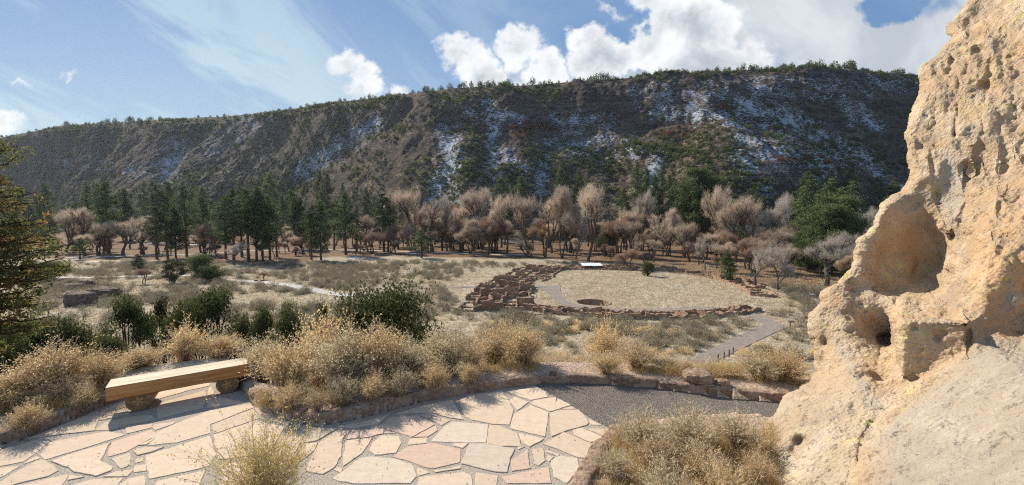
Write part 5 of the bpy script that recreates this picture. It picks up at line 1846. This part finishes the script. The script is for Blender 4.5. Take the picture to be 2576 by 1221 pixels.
# ------------------------------------------------------------------ forest at the foot of the mesa
PV = [(gen_pine(22, 7.0, 1.0, .26), 22, 7.0), (gen_pine(22, 6.0, .8, .40), 22, 6.0), (gen_pine(22, 8.0, 1.15, .18, leaf=.55), 22, 8.0), (gen_pine(22, 6.5, .65, .34, leaf=.6), 22, 6.5), (gen_pine(22, 7.0, .85, .30, lean=.03), 22, 7.0)]
PF = [(gen_pine(16, 6.2, 1.0, .10, mat='pine_far', leaf=.5), 16, 6.2), (gen_pine(16, 5.2, .9, .15, mat='pine_far', leaf=.5), 16, 5.2), (gen_pine(16, 6.8, 1.1, .08, mat='pine_far', leaf=.5), 16, 6.8)]
PR = (gen_pine(20, 15, 2.6, .12, mat='pine_far', round_=1, leaf=.5), 20, 15)
near_pines = [
    (226, 259, 197, 22, 'pale-lit pine at the left side of the dark pine clump'), (234, 260, 190, 24, 'tall pine, left of centre in the dark pine clump'), (249, 261, 189, 23, 'dark pine in the middle of the clump with bare trunks'), (257, 261.5, 188, 22, 'tallest pine of the dark central clump'),
    (263, 261.5, 192, 22, 'dark pine right of the tallest in the clump'), (270, 260, 196, 22, 'dark pine at the right side of the clump'), (277, 257, 204, 18, 'short dark pine at the right edge of the clump'), (242, 257, 200, 20, 'pine behind the left part of the dark clump'),
    (311.6, 260, 205, 20, 'dark pine with a bare trunk, left of a close pair'), (321, 260, 201, 22, 'dark pine with a bare trunk, right of a close pair'), (346, 254.6, 193, 24, 'broad full pine standing alone right of the close pair'), (384, 251.8, 193.5, 21, 'pointed dark pine standing apart before the bare trees'),
    (388, 252, 198, 16, 'pine half hidden behind the pointed dark one'), (295, 249, 191, 20, 'pale green pine behind the gap right of the dark clump'), (301, 249, 198, 17, 'slim pale pine left of the close pair'), (204.6, 254, 197, 20, 'tall pine with a bare lower trunk left of the dark clump'),
    (187, 257, 186, 20, 'tall straight pine at the right of the left pine group'), (157, 259, 206, 19, 'leftmost dark pine of the group behind the green sapling'), (168, 259, 204, 20, 'dark pine in the middle of the left group'), (176, 258, 208, 18, 'dark pine right of the middle in the left group'),
    (109, 253, 183, 22, 'tall pine above the pinkish bare trees at left'), (106, 251, 205, 18, 'shorter pine below the tall one over the pinkish trees'), (80, 259, 238, 12, 'small dark pine by the pale trail at far left'), (50, 253, 214, 18, 'dark pine behind the big left pine branches'),
    (139, 272, 254, 12, 'bright green pine sapling on the left meadow'), (421.6, 258, 230, 20, 'small open pine in front of the bare trees'), (357, 252, 215, 17, 'short pine right of the broad full pine'), (334, 250, 203, 17, 'pine between the close pair and the broad full pine')]
for k, (u, vb, vt, wp, lab) in enumerate(near_pines):
    p, h0, w0 = PV[(k * 3) % 5]
    plant('pine_tree', p, u, vb, vt, lab, 'pine tree', 'pines along the valley floor', h0, w0, wp)
# pines farther back
back = []
for u in np.sort(rng.uniform(14, 232, 26)):
    back.append((u + rng.normal(0, 2), rng.uniform(238, 244), rng.uniform(182, 214), rng.uniform(10, 19)))
for u in np.sort(rng.uniform(30, 350, 20)):
    back.append((u + rng.normal(0, 3), rng.uniform(226, 233), rng.uniform(178, 206), rng.uniform(7, 15)))
back += [(272, 234, 176, 19), (320, 216, 172, 11), (328, 216, 174, 11), (283, 240, 196, 17), (367, 226, 190, 14)]
back.sort()
for k, (u, vb, vt, wp) in enumerate(back):
    p, h0, w0 = PF[k % 3]
    row = 'behind the pinkish bare trees at left' if u < 150 else ('above the left pine group' if u < 215 else 'behind the dark pine clump')
    size = 'tall slim' if wp < 12 else ('broad' if wp > 15 else 'mid-sized')
    plant('pine_tree', p, u, vb, vt, f'{size} distant green pine {row}', 'pine tree', 'distant pines at the mesa foot', h0, w0, wp)
for k, (u, vb, vt, wp, lab) in enumerate([
    (500, 212, 178, 17, 'pine on the snowy slope, leftmost above the tall cottonwoods'), (520, 214, 177, 18, 'rounded pine on the snowy slope, second above the cottonwoods'), (563, 210, 163, 15, 'tall grey-green pine above the cottonwoods, on the slope'),
    (578, 206, 169, 13, 'pointed bright green pine beside the tall grey-green one'), (637, 212, 163, 12, 'grey-green pine, leftmost of the slope row left of the round tree'), (646, 214, 170, 12, 'slim pine, second of the slope row left of the round tree'),
    (655, 220, 177, 14, 'full pine, third of the slope row left of the round tree'), (662, 205, 163, 10, 'tallest-reaching pine at the back of the slope row'), (671, 215, 168, 13, 'pine with a bare trunk just left of the round tree'), (624, 222, 188, 13, 'dark low pine left of the slope row'),
    (747, 218, 190, 15, 'small pine above the pale bare crowns right of the round tree'), (805, 232, 173, 24, 'tall pine at the left of the right-hand pine group'), (830, 228, 179, 24, 'pine in the middle of the right-hand group'), (850, 230, 182, 24, 'pine at the right of the right-hand group beside the cliff'),
    (801, 262, 192, 30, 'large spreading pine below the tall one in the right-hand group'), (838, 262, 190, 26, 'dark pine behind the bushy one beside the cliff'), (893, 205, 182, 20, 'green pine beside the cliff on the far slope'), (888, 222, 196, 22, 'dark pine just left of the cliff'),
    (818, 250, 190, 24, 'pine filling the middle of the right-hand group'), (560, 228, 205, 12, 'low dark pine behind the cottonwood crowns'), (508, 240, 203, 14, 'dark pine with a bare trunk between two cottonwoods')]):
    p, h0, w0 = PF[k % 3]
    plant('pine_tree', p, u, vb, vt, lab, 'pine tree', 'pines on and below the far slope', h0, w0, wp)
plant('pine_tree', PR[0], 699, 252, 177, 'big rounded dark green pine above the bare trees, right of centre', 'pine tree', None, 20, 15, 44)
plant('pine_tree', PR[0], 832, 276, 203, 'dense bushy bright-edged pine close to the cliff', 'pine tree', None, 20, 15, 46)
plant('pine_tree', PR[0], 808, 272, 230, 'low bushy green pine left of the dense one', 'pine tree', None, 20, 15, 26)
plant('spruce_tree', PF[0][0], 727, 281, 252, 'small dark spruce on orange litter left of the grey trees', 'spruce', None, 16, 6.2, 16)

# bare cottonwoods
CW = {'twig_pink': [(gen_bare(20, 15, 'twig_pink', s, spread=sp, dens=dn_), 20, 15) for s, sp, dn_ in ((1, .5, .8), (2, .42, .7), (3, .6, .9), (4, .38, .75), (6, .48, .6))] + [(gen_bare(20, 14, 'twig_pink', 5, stems=3), 20, 14)],
      'twig_grey': [(gen_bare(18, 15, 'twig_grey', s, bark='barkgrey', spread=.65, dens=1.0, tw=.046), 18, 15) for s in (11, 12, 13)],
      'twig_brown': [(gen_bare(12, 9, 'twig_brown', s, stems=2), 12, 9) for s in (21, 22)],
      'orange': [(gen_bare(12, 8, 'twig_brown', s, leaf_mat='orange'), 12, 8) for s in (31, 32)]}
CWL = [
    ('twig_pink', 66, 252, 209, 30, 'pinkish bare tree, leftmost in the valley'), ('twig_pink', 84, 252, 207, 32, 'round pinkish bare tree, second from the left'), ('twig_pink', 98, 255, 222, 26, 'grey-pink bare tree below the tall left pine'), ('twig_pink', 124, 256, 218, 34, 'bare tree with leaning trunks left of the dark pines'),
    ('twig_pink', 142, 254, 214, 28, 'bare pinkish tree just left of the left pine group'), ('twig_brown', 205, 256, 222, 24, 'brown bare tree with leaning stems by the dark pines'), ('twig_pink', 368, 252, 214, 24, 'bare tree between the broad pine and the pointed pine'), ('twig_brown', 396, 253, 222, 22, 'brown bare tree right of the pointed pine'),
    ('twig_pink', 398, 249, 194, 30, 'reddish bare tree behind the pointed pine'), ('twig_pink', 415, 250, 191, 32, 'tall bare cottonwood right of the pointed pine'), ('twig_pink', 433, 252, 203, 28, 'bare cottonwood left of the white-stemmed one'), ('twig_grey', 447, 251, 195, 20, 'pale narrow bare cottonwood with a white stem'),
    ('twig_pink', 482, 249.5, 191, 46, 'big cottonwood with a thick dark trunk, left of centre'), ('twig_pink', 463, 250, 208, 26, 'low bare tree left of the thick-trunked cottonwood'), ('twig_pink', 507, 254, 199, 32, 'bare cottonwood right of the thick-trunked one'), ('twig_pink', 527, 258, 197, 36, 'leaning many-stemmed cottonwood behind the ruin'),
    ('twig_pink', 545, 258, 203, 30, 'bare cottonwood between the leaning and the forked ones'), ('twig_pink', 562, 259, 189, 42, 'tall forked cottonwood with dark twin trunks'), ('twig_pink', 588, 262, 187, 46, 'tallest full cottonwood above the metal roof'), ('twig_grey', 576, 260, 194, 34, 'pale cottonwood behind the forked one'),
    ('twig_grey', 640, 248, 190, 28, 'pale-limbed bare tree below the slope pines'), ('twig_pink', 630, 252, 212, 26, 'brownish bare tree right of the dark evergreen'), ('twig_pink', 652, 258, 218, 26, 'thin-trunked bare tree left of the round pine'), ('twig_pink', 668, 256, 212, 24, 'bare tree at the left foot of the round pine'),
    ('twig_pink', 690, 262, 226, 30, 'bare tree in front of the round pine'), ('twig_pink', 716, 258, 190, 34, 'pale pinkish bare tree right of the round pine'), ('twig_pink', 735, 262, 200, 44, 'broad pinkish bare crown right of the round pine'), ('twig_pink', 752, 262, 203, 40, 'broad pinkish bare crown above the grey trees'),
    ('twig_grey', 770, 255, 194, 30, 'white-limbed bare tree left of the right-hand pines'), ('twig_grey', 781, 250, 192, 24, 'white-limbed bare tree touching the right-hand pines'), ('twig_grey', 755, 287, 243, 32, 'silver bare tree on orange litter, left of two'), ('twig_grey', 778, 290, 240, 40, 'silver bare tree on orange litter, right of two'),
    ('twig_grey', 826, 286, 231, 54, 'broad silver bare tree beside the cliff'), ('twig_grey', 846, 280, 238, 36, 'silver bare tree half hidden by the cliff'), ('twig_grey', 866, 262, 208, 34, 'grey bare crown against the cliff edge, above the others'), ('twig_grey', 880, 246, 206, 24, 'grey bare crown touching the cliff'),
    ('twig_pink', 795, 262, 228, 30, 'brown bare tree in front of the right-hand pines'), ('twig_brown', 631, 270, 248, 26, 'dark grey round leafless shrub-tree behind the ruin, left of two'), ('twig_brown', 646, 269, 252, 18, 'dark grey leafless shrub-tree behind the ruin, right of two'), ('twig_grey', 722 - 17, 272, 236, 16, 'thin whitish sapling behind the far ruin walls'),
    ('orange', 621, 253, 214, 15, 'narrow tree with orange leaves right of the dark evergreen'), ('orange', 670, 256, 226, 18, 'orange-leaved small tree, left below the round pine'), ('orange', 685, 257, 224, 18, 'orange-leaved small tree right below the round pine'), ('orange', 461, 252, 219, 20, 'orange-leaved tree left of the thick dark trunk'),
    ('orange', 543, 256, 222, 14, 'orange-leaved tree behind the leaning cottonwood'), ('orange', 491, 252, 222, 14, 'orange-leaved tree right of the thick dark trunk'), ('twig_brown', 144, 284, 268, 14, 'leafless bush below the green sapling'), ('twig_grey', 234, 265, 242, 20, 'grey leafless shrub at the foot of the dark pine clump'),
    ('orange', 264, 279, 271, 10, 'small orange bush by the trail bench')]
for k, (kd, u, vb, vt, wp, lab) in enumerate(CWL):
    p, h0, w0 = CW[kd][k % len(CW[kd])]
    if kd == 'twig_pink' and u > 395:
        vt -= 5
        wp *= .88
    plant('bare_tree', p, u, vb, vt, lab, 'tree', 'leafless trees along the creek', h0, w0, wp)
# undergrowth between them
ug = []
for k in range(240):
    u = rng.uniform(60, 870)
    vb = np.interp(u, [60, 280, 400, 600, 700, 860], [256, 256, 253, 258, 268, 284]) - rng.uniform(-1.5, 17)
    ug.append((u, vb))
for k, (u, vb) in enumerate(sorted(ug)):
    kd = ['twig_brown', 'twig_pink', 'twig_brown', 'twig_pink'][k % 4]
    p, h0, w0 = CW[kd][k % len(CW[kd])]
    hh = rng.uniform(10, 24) if u < 410 else rng.uniform(13, 38)
    zone = 'among the left pines' if u < 300 else ('in the gap left of the cottonwoods' if u < 420 else ('under the tall cottonwoods' if u < 610 else ('below the big rounded pine' if u < 740 else 'among the silver trees by the cliff')))
    tall = 'tall' if hh > 19 else 'low'
    plant('bare_shrub', p, u, vb, vb - hh, f'{tall} {"dark brown" if kd == "twig_brown" else "pinkish"} leafless undergrowth {zone}', 'shrub', 'leafless undergrowth along the creek', h0, w0, hh * rng.uniform(.6, 1.0))

# ------------------------------------------------------------------ vegetation on the mesa
SCR = [(gen_scrub(3.2, 4.0, 'juniper', 240, .5), 3.2) for _ in range(3)] + [(gen_scrub(3.2, 3.6, 'juniper_y', 220, .5), 3.2)]
RED = [(gen_scrub(2.0, 3.4, 'redbush', 160, .45), 2.0) for _ in range(2)]
EV = [(gen_scrub(4.2, 3.6, 'juniper', 300, .5), 4.2) for _ in range(2)] + [(gen_scrub(4.0, 4.6, 'pine_far', 300, .55), 4.0)]
nq = 60000
t = rng.uniform(-1.35, .98, nq)
wv = rng.uniform(.03, .97, nq)
yb_, yr_ = base_y(t), rim_y(t)
y = yb_ + wv * (yr_ - yb_)
dn = np.where(wv < .55, .8, np.where(wv < .84, .38, 1.0))
k = rng.random(nq) < dn * (.35 + 1.1 * fbm(t * y / 30, wv * 6, o=3, seed=91)) * np.where(t < -.1, .62, .5)
pts = [tuple(q) for q in np.c_[t * y, y, wv][k][:12000]]
for k in range(280):                # rim line
    t = -1.33 + 2.3 * (k + rng.random()) / 280
    y = float(rim_y(t)) * rng.uniform(.975, 1.02)
    pts.append((t * y, y, 1.0))
pts = np.array(pts)
pz = mesa_h(pts[:, 0], pts[:, 1])
order = np.argsort(np.hypot(pts[:, 0], pts[:, 1]))
# largest in the photo: nearest ones first, plus the skyline
rim_i = [i for i in range(len(pts)) if pts[i, 2] == 1.0]
rng.shuffle(rim_i)
rest_i = [i for i in order if pts[i, 2] != 1.0]
ind = rest_i[:60] + rim_i[:230]
rest_i = rest_i[60:] + rim_i[230:]
zone_l = lambda u: ('at the far left end' if u < 170 else ('above the dark pine clump' if u < 330 else ('left of the snowy gullies' if u < 430 else ('around the snowy gullies' if u < 560 else ('above the slope pines' if u < 700 else 'near the cliff')))))
for i in ind:
    x, y, wv = pts[i]
    z = pz[i]
    u = 512 + F * x / y
    red = False
    if wv == 1.0:
        me, h0 = EV[rng.integers(3)]
        sc = rng.uniform(.5, 2.1) * (.75 + .5 * float(vn(x / 25, 0, 0, 3)))
        lab = f'small dark evergreen on the mesa skyline {zone_l(u)}'
        nm, gr = 'juniper', 'evergreens along the mesa skyline'
    else:
        red = rng.random() < .06 and u > 500
        me, h0 = RED[rng.integers(2)] if red else SCR[rng.integers(4)]
        sc = rng.uniform(.7, 1.5)
        lab = f'{"rusty scrub oak" if red else "dark juniper"} low on the mesa slope {zone_l(u)}'
        nm, gr = ('oak_scrub' if red else 'juniper'), 'junipers on the lower mesa slope'
    o_ = obj(nm, me, None, (x, y, z - .6), label=lab, category='scrub oak' if red else 'juniper', group=gr)
    o_.rotation_euler = (0, 0, rng.random() * 6.28)
    o_.scale = (sc * rng.uniform(.8, 1.2), sc * rng.uniform(.8, 1.2), sc)


def merge(name, items, kind_label, mats_idx=0, mat=None):
    """many copies baked into one mass"""
    mb = MB()
    for me, loc, rz, s in items:
        n = len(me.vertices)
        co = np.empty(n * 3, np.float32)
        me.vertices.foreach_get('co', co)
        V = rot_pts(co.reshape(-1, 3), rz, s, np.array(loc))
        m_ = len(me.polygons)
        li = np.empty(m_ * 4, np.int32)
        me.loops.foreach_get('vertex_index', li)
        tn = np.empty(n, np.float32)
        me.attributes['tint'].data.foreach_get('value', tn)
        mb.add(V, li.reshape(-1, 4), None, tn)
    return obj(name, mb.build(name, mat), kind='stuff', label=kind_label)


SM = [gen_scrub(2.6, 3.0, 'juniper', 70, .62) for _ in range(4)]
items = [(SM[rng.integers(4)], (pts[i][0], pts[i][1], pz[i] - .3), rng.random() * 6.28, rng.uniform(.35, 1.3) ** 1.3) for i in rest_i]
merge('juniper_scrub', items, 'dark junipers scattered over the upper mesa slope', mat=M['juniper'])
# rusty oak patches
ox, oy = [], []
for u0, v0, n, s in [(535, 128, 34, 9), (522, 133, 20, 6), (725, 108, 12, 7), (770, 130, 16, 8), (780, 162, 12, 9), (690, 130, 12, 12), (810, 160, 10, 8), (668, 135, 10, 8), (760, 178, 8, 8)]:
    ox += list(rng.normal(u0, s, n))
    oy += list(rng.normal(v0, s * .35, n))
hx, hy, hz = hit(ox, oy)
RM = [gen_scrub(1.7, 3.2, 'redbush', 60, .5) for _ in range(3)]
merge('oak_scrub', [(RM[rng.integers(3)], (a, b, c - .2), rng.random() * 6.28, rng.uniform(.7, 1.5)) for a, b, c in zip(hx, hy, hz)], 'rusty leafless scrub oak on the mesa slope', mat=M['redbush'])

# ------------------------------------------------------------------ sagebrush and grass on the canyon floor
SG = [(gen_sage(.8, 1.3), .8), (gen_sage(.7, 1.6), .7), (gen_sage(1.0, 1.4), 1.0), (gen_sage(.6, 1.2, 'seed', 150), .6)]


def floor_ok(x, y, pad=1.0):
    r = np.hypot(x - CXR, y - CYR)
    plaza = r < 33.6
    lb = (x > -9.5) & (x < 10) & (y > 60.5) & (y < 116)
    return ~(plaza | lb | near_path(x, y, pad))


cand = []
N_ = 12000
t = rng.uniform(-1.15, 1.05, N_)
y = 40 + (128 - 40) * rng.random(N_) ** .8
x = t * y
dn = fbm(x / 9, y / 9, o=3, seed=95)
k = floor_ok(x, y) & (rng.random(N_) < .42 + .9 * dn) & (y < np.interp(t, _lx / _ly, _ly) + 3)
x, y = x[k], y[k]
o_i = np.argsort(np.hypot(x, y))
x, y = x[o_i], y[o_i]
z = flat_h(x, y)
zone_f = lambda u, yv: (('near' if yv < 62 else ('middle' if yv < 90 else 'far')), ('left of the pale trail bend' if u < 250 else ('between the trail and the ruin' if u < 450 else ('below the ruin' if u < 690 else 'right of the walkway'))))
for i in range(min(250, len(x))):
    me, h0 = SG[rng.integers(4)]
    u = 512 + F * x[i] / y[i]
    a, b = zone_f(u, y[i])
    s = rng.uniform(.7, 1.5)
    pale = me is SG[3][0]
    o_ = obj('sagebrush', me, None, (x[i], y[i], z[i] - .03), label=f'{"tan" if pale else "grey"} low bush on the {a} meadow {b}', category='bush', group='low bushes on the canyon floor')
    o_.rotation_euler = (0, 0, rng.random() * 6.28)
    o_.scale = (s, s, s)
ms = [gen_sage(.8, 1.4, 'sage', 90) for _ in range(4)]
merge('sagebrush', [(ms[rng.integers(4)], (x[i], y[i], z[i] - .03), rng.random() * 6.28, rng.uniform(.6, 1.7)) for i in range(250, len(x))], 'low grey bushes scattered over the far meadow', mat=M['sage'])


def grass_mass(name, lab, n, y0, y1, t0, t1, hgt, wd, mat, ok, blades=3, pw=1.0):
    t = rng.uniform(t0, t1, n)
    y = y0 + (y1 - y0) * rng.random(n) ** pw
    x = t * y
    k = ok(x, y)
    x, y = x[k], y[k]
    z = flat_h(x, y)
    n = len(x) * blades
    P0 = np.repeat(np.c_[x, y, z - .02], blades, 0) + rng.normal(0, hgt * .35, (n, 3)) * np.array([1, 1, 0])
    d = unit(rng.normal(0, .35, (n, 3)) + np.array([0, 0, 1]))
    L_ = rng.uniform(.4, 1.15, n)[:, None] * hgt
    mb = MB()
    ribbons(mb, np.stack([P0, P0 + d * L_ * .6, P0 + d * L_ + rng.normal(0, .2, (n, 3)) * L_ * np.array([1, 1, .2])], 1), wd * (.6 + P0[:, 1] / 80))
    obj(name, mb.build(name, M[mat]), kind='stuff', label=lab)


grass_mass('meadow_grass', 'dry pale grass over the canyon floor', 46000, 40, 127, -1.2, 1.1, .32, .05, 'grass', lambda x, y: ~near_path(x, y, .15) & (np.hypot(x - KX, y - KY) > KR + .8) & ~((x > -9.5) & (x < 4) & (y > 61) & (y < 112) & (rng.random(len(x)) < .6)), 3, .85)
grass_mass('slope_grass', 'dry grass on the slope below the terrace', 22000, 8, 42, -.9, 1.0, .30, .02, 'grass', lambda x, y: (y - edge_y(x / y) > .9) & ((x / y > -.55) | (rng.random(len(x)) < .25)), 4, 1.3)
# low bushes on the slope just below the terrace
nsl = 150
t = np.where(rng.random(nsl) < .8, rng.uniform(-.5, .32, nsl), rng.uniform(.6, .75, nsl))
y = rng.uniform(10, 40, nsl)
x = t * y
z = flat_h(x, y)
for i in range(nsl):
    p = SH['green'][i % 2] if i % 3 else SH['tan'][i % 3]
    if near_path(x[i:i + 1], y[i:i + 1])[0]:
        continue
    u = 512 + F * t[i]
    s = rng.uniform(.5, .95)
    me, h0 = SG[rng.integers(4)]
    o_ = obj('sagebrush', me, None, (x[i], y[i], z[i]), label='low dry bush on the slope %s, %s the terrace' % ('below the dry thicket' if u < 560 else 'below the golden shrub', 'just under' if y[i] < 22 else 'well below'), category='bush', group='low bushes on the slope below the terrace')
    o_.scale = (s, s, s)


# ------------------------------------------------------------------ thin blue air
hm = bpy.data.materials.new('thin_haze')
hm.use_nodes = True
hg = NT(hm.node_tree)
pv = hg.n('ShaderNodeVolumePrincipled', i={'Color': (.80, .88, 1.0, 1), 'Density': .00006, 'Anisotropy': .35})
hg.n('ShaderNodeOutputMaterial', i={'Volume': pv.outputs[0]})
lo, hi = np.array([-1500., -60., -40.]), np.array([1500., 1500., 150.])
V = [(x, y, z) for z in (lo[2], hi[2]) for y in (lo[1], hi[1]) for x in (lo[0], hi[0])]
obj('haze', mesh('haze', V, [(0, 2, 3, 1), (4, 5, 7, 6), (0, 1, 5, 4), (2, 6, 7, 3), (0, 4, 6, 2), (1, 3, 7, 5)], None, hm), kind='stuff', label='thin blue haze over the canyon')
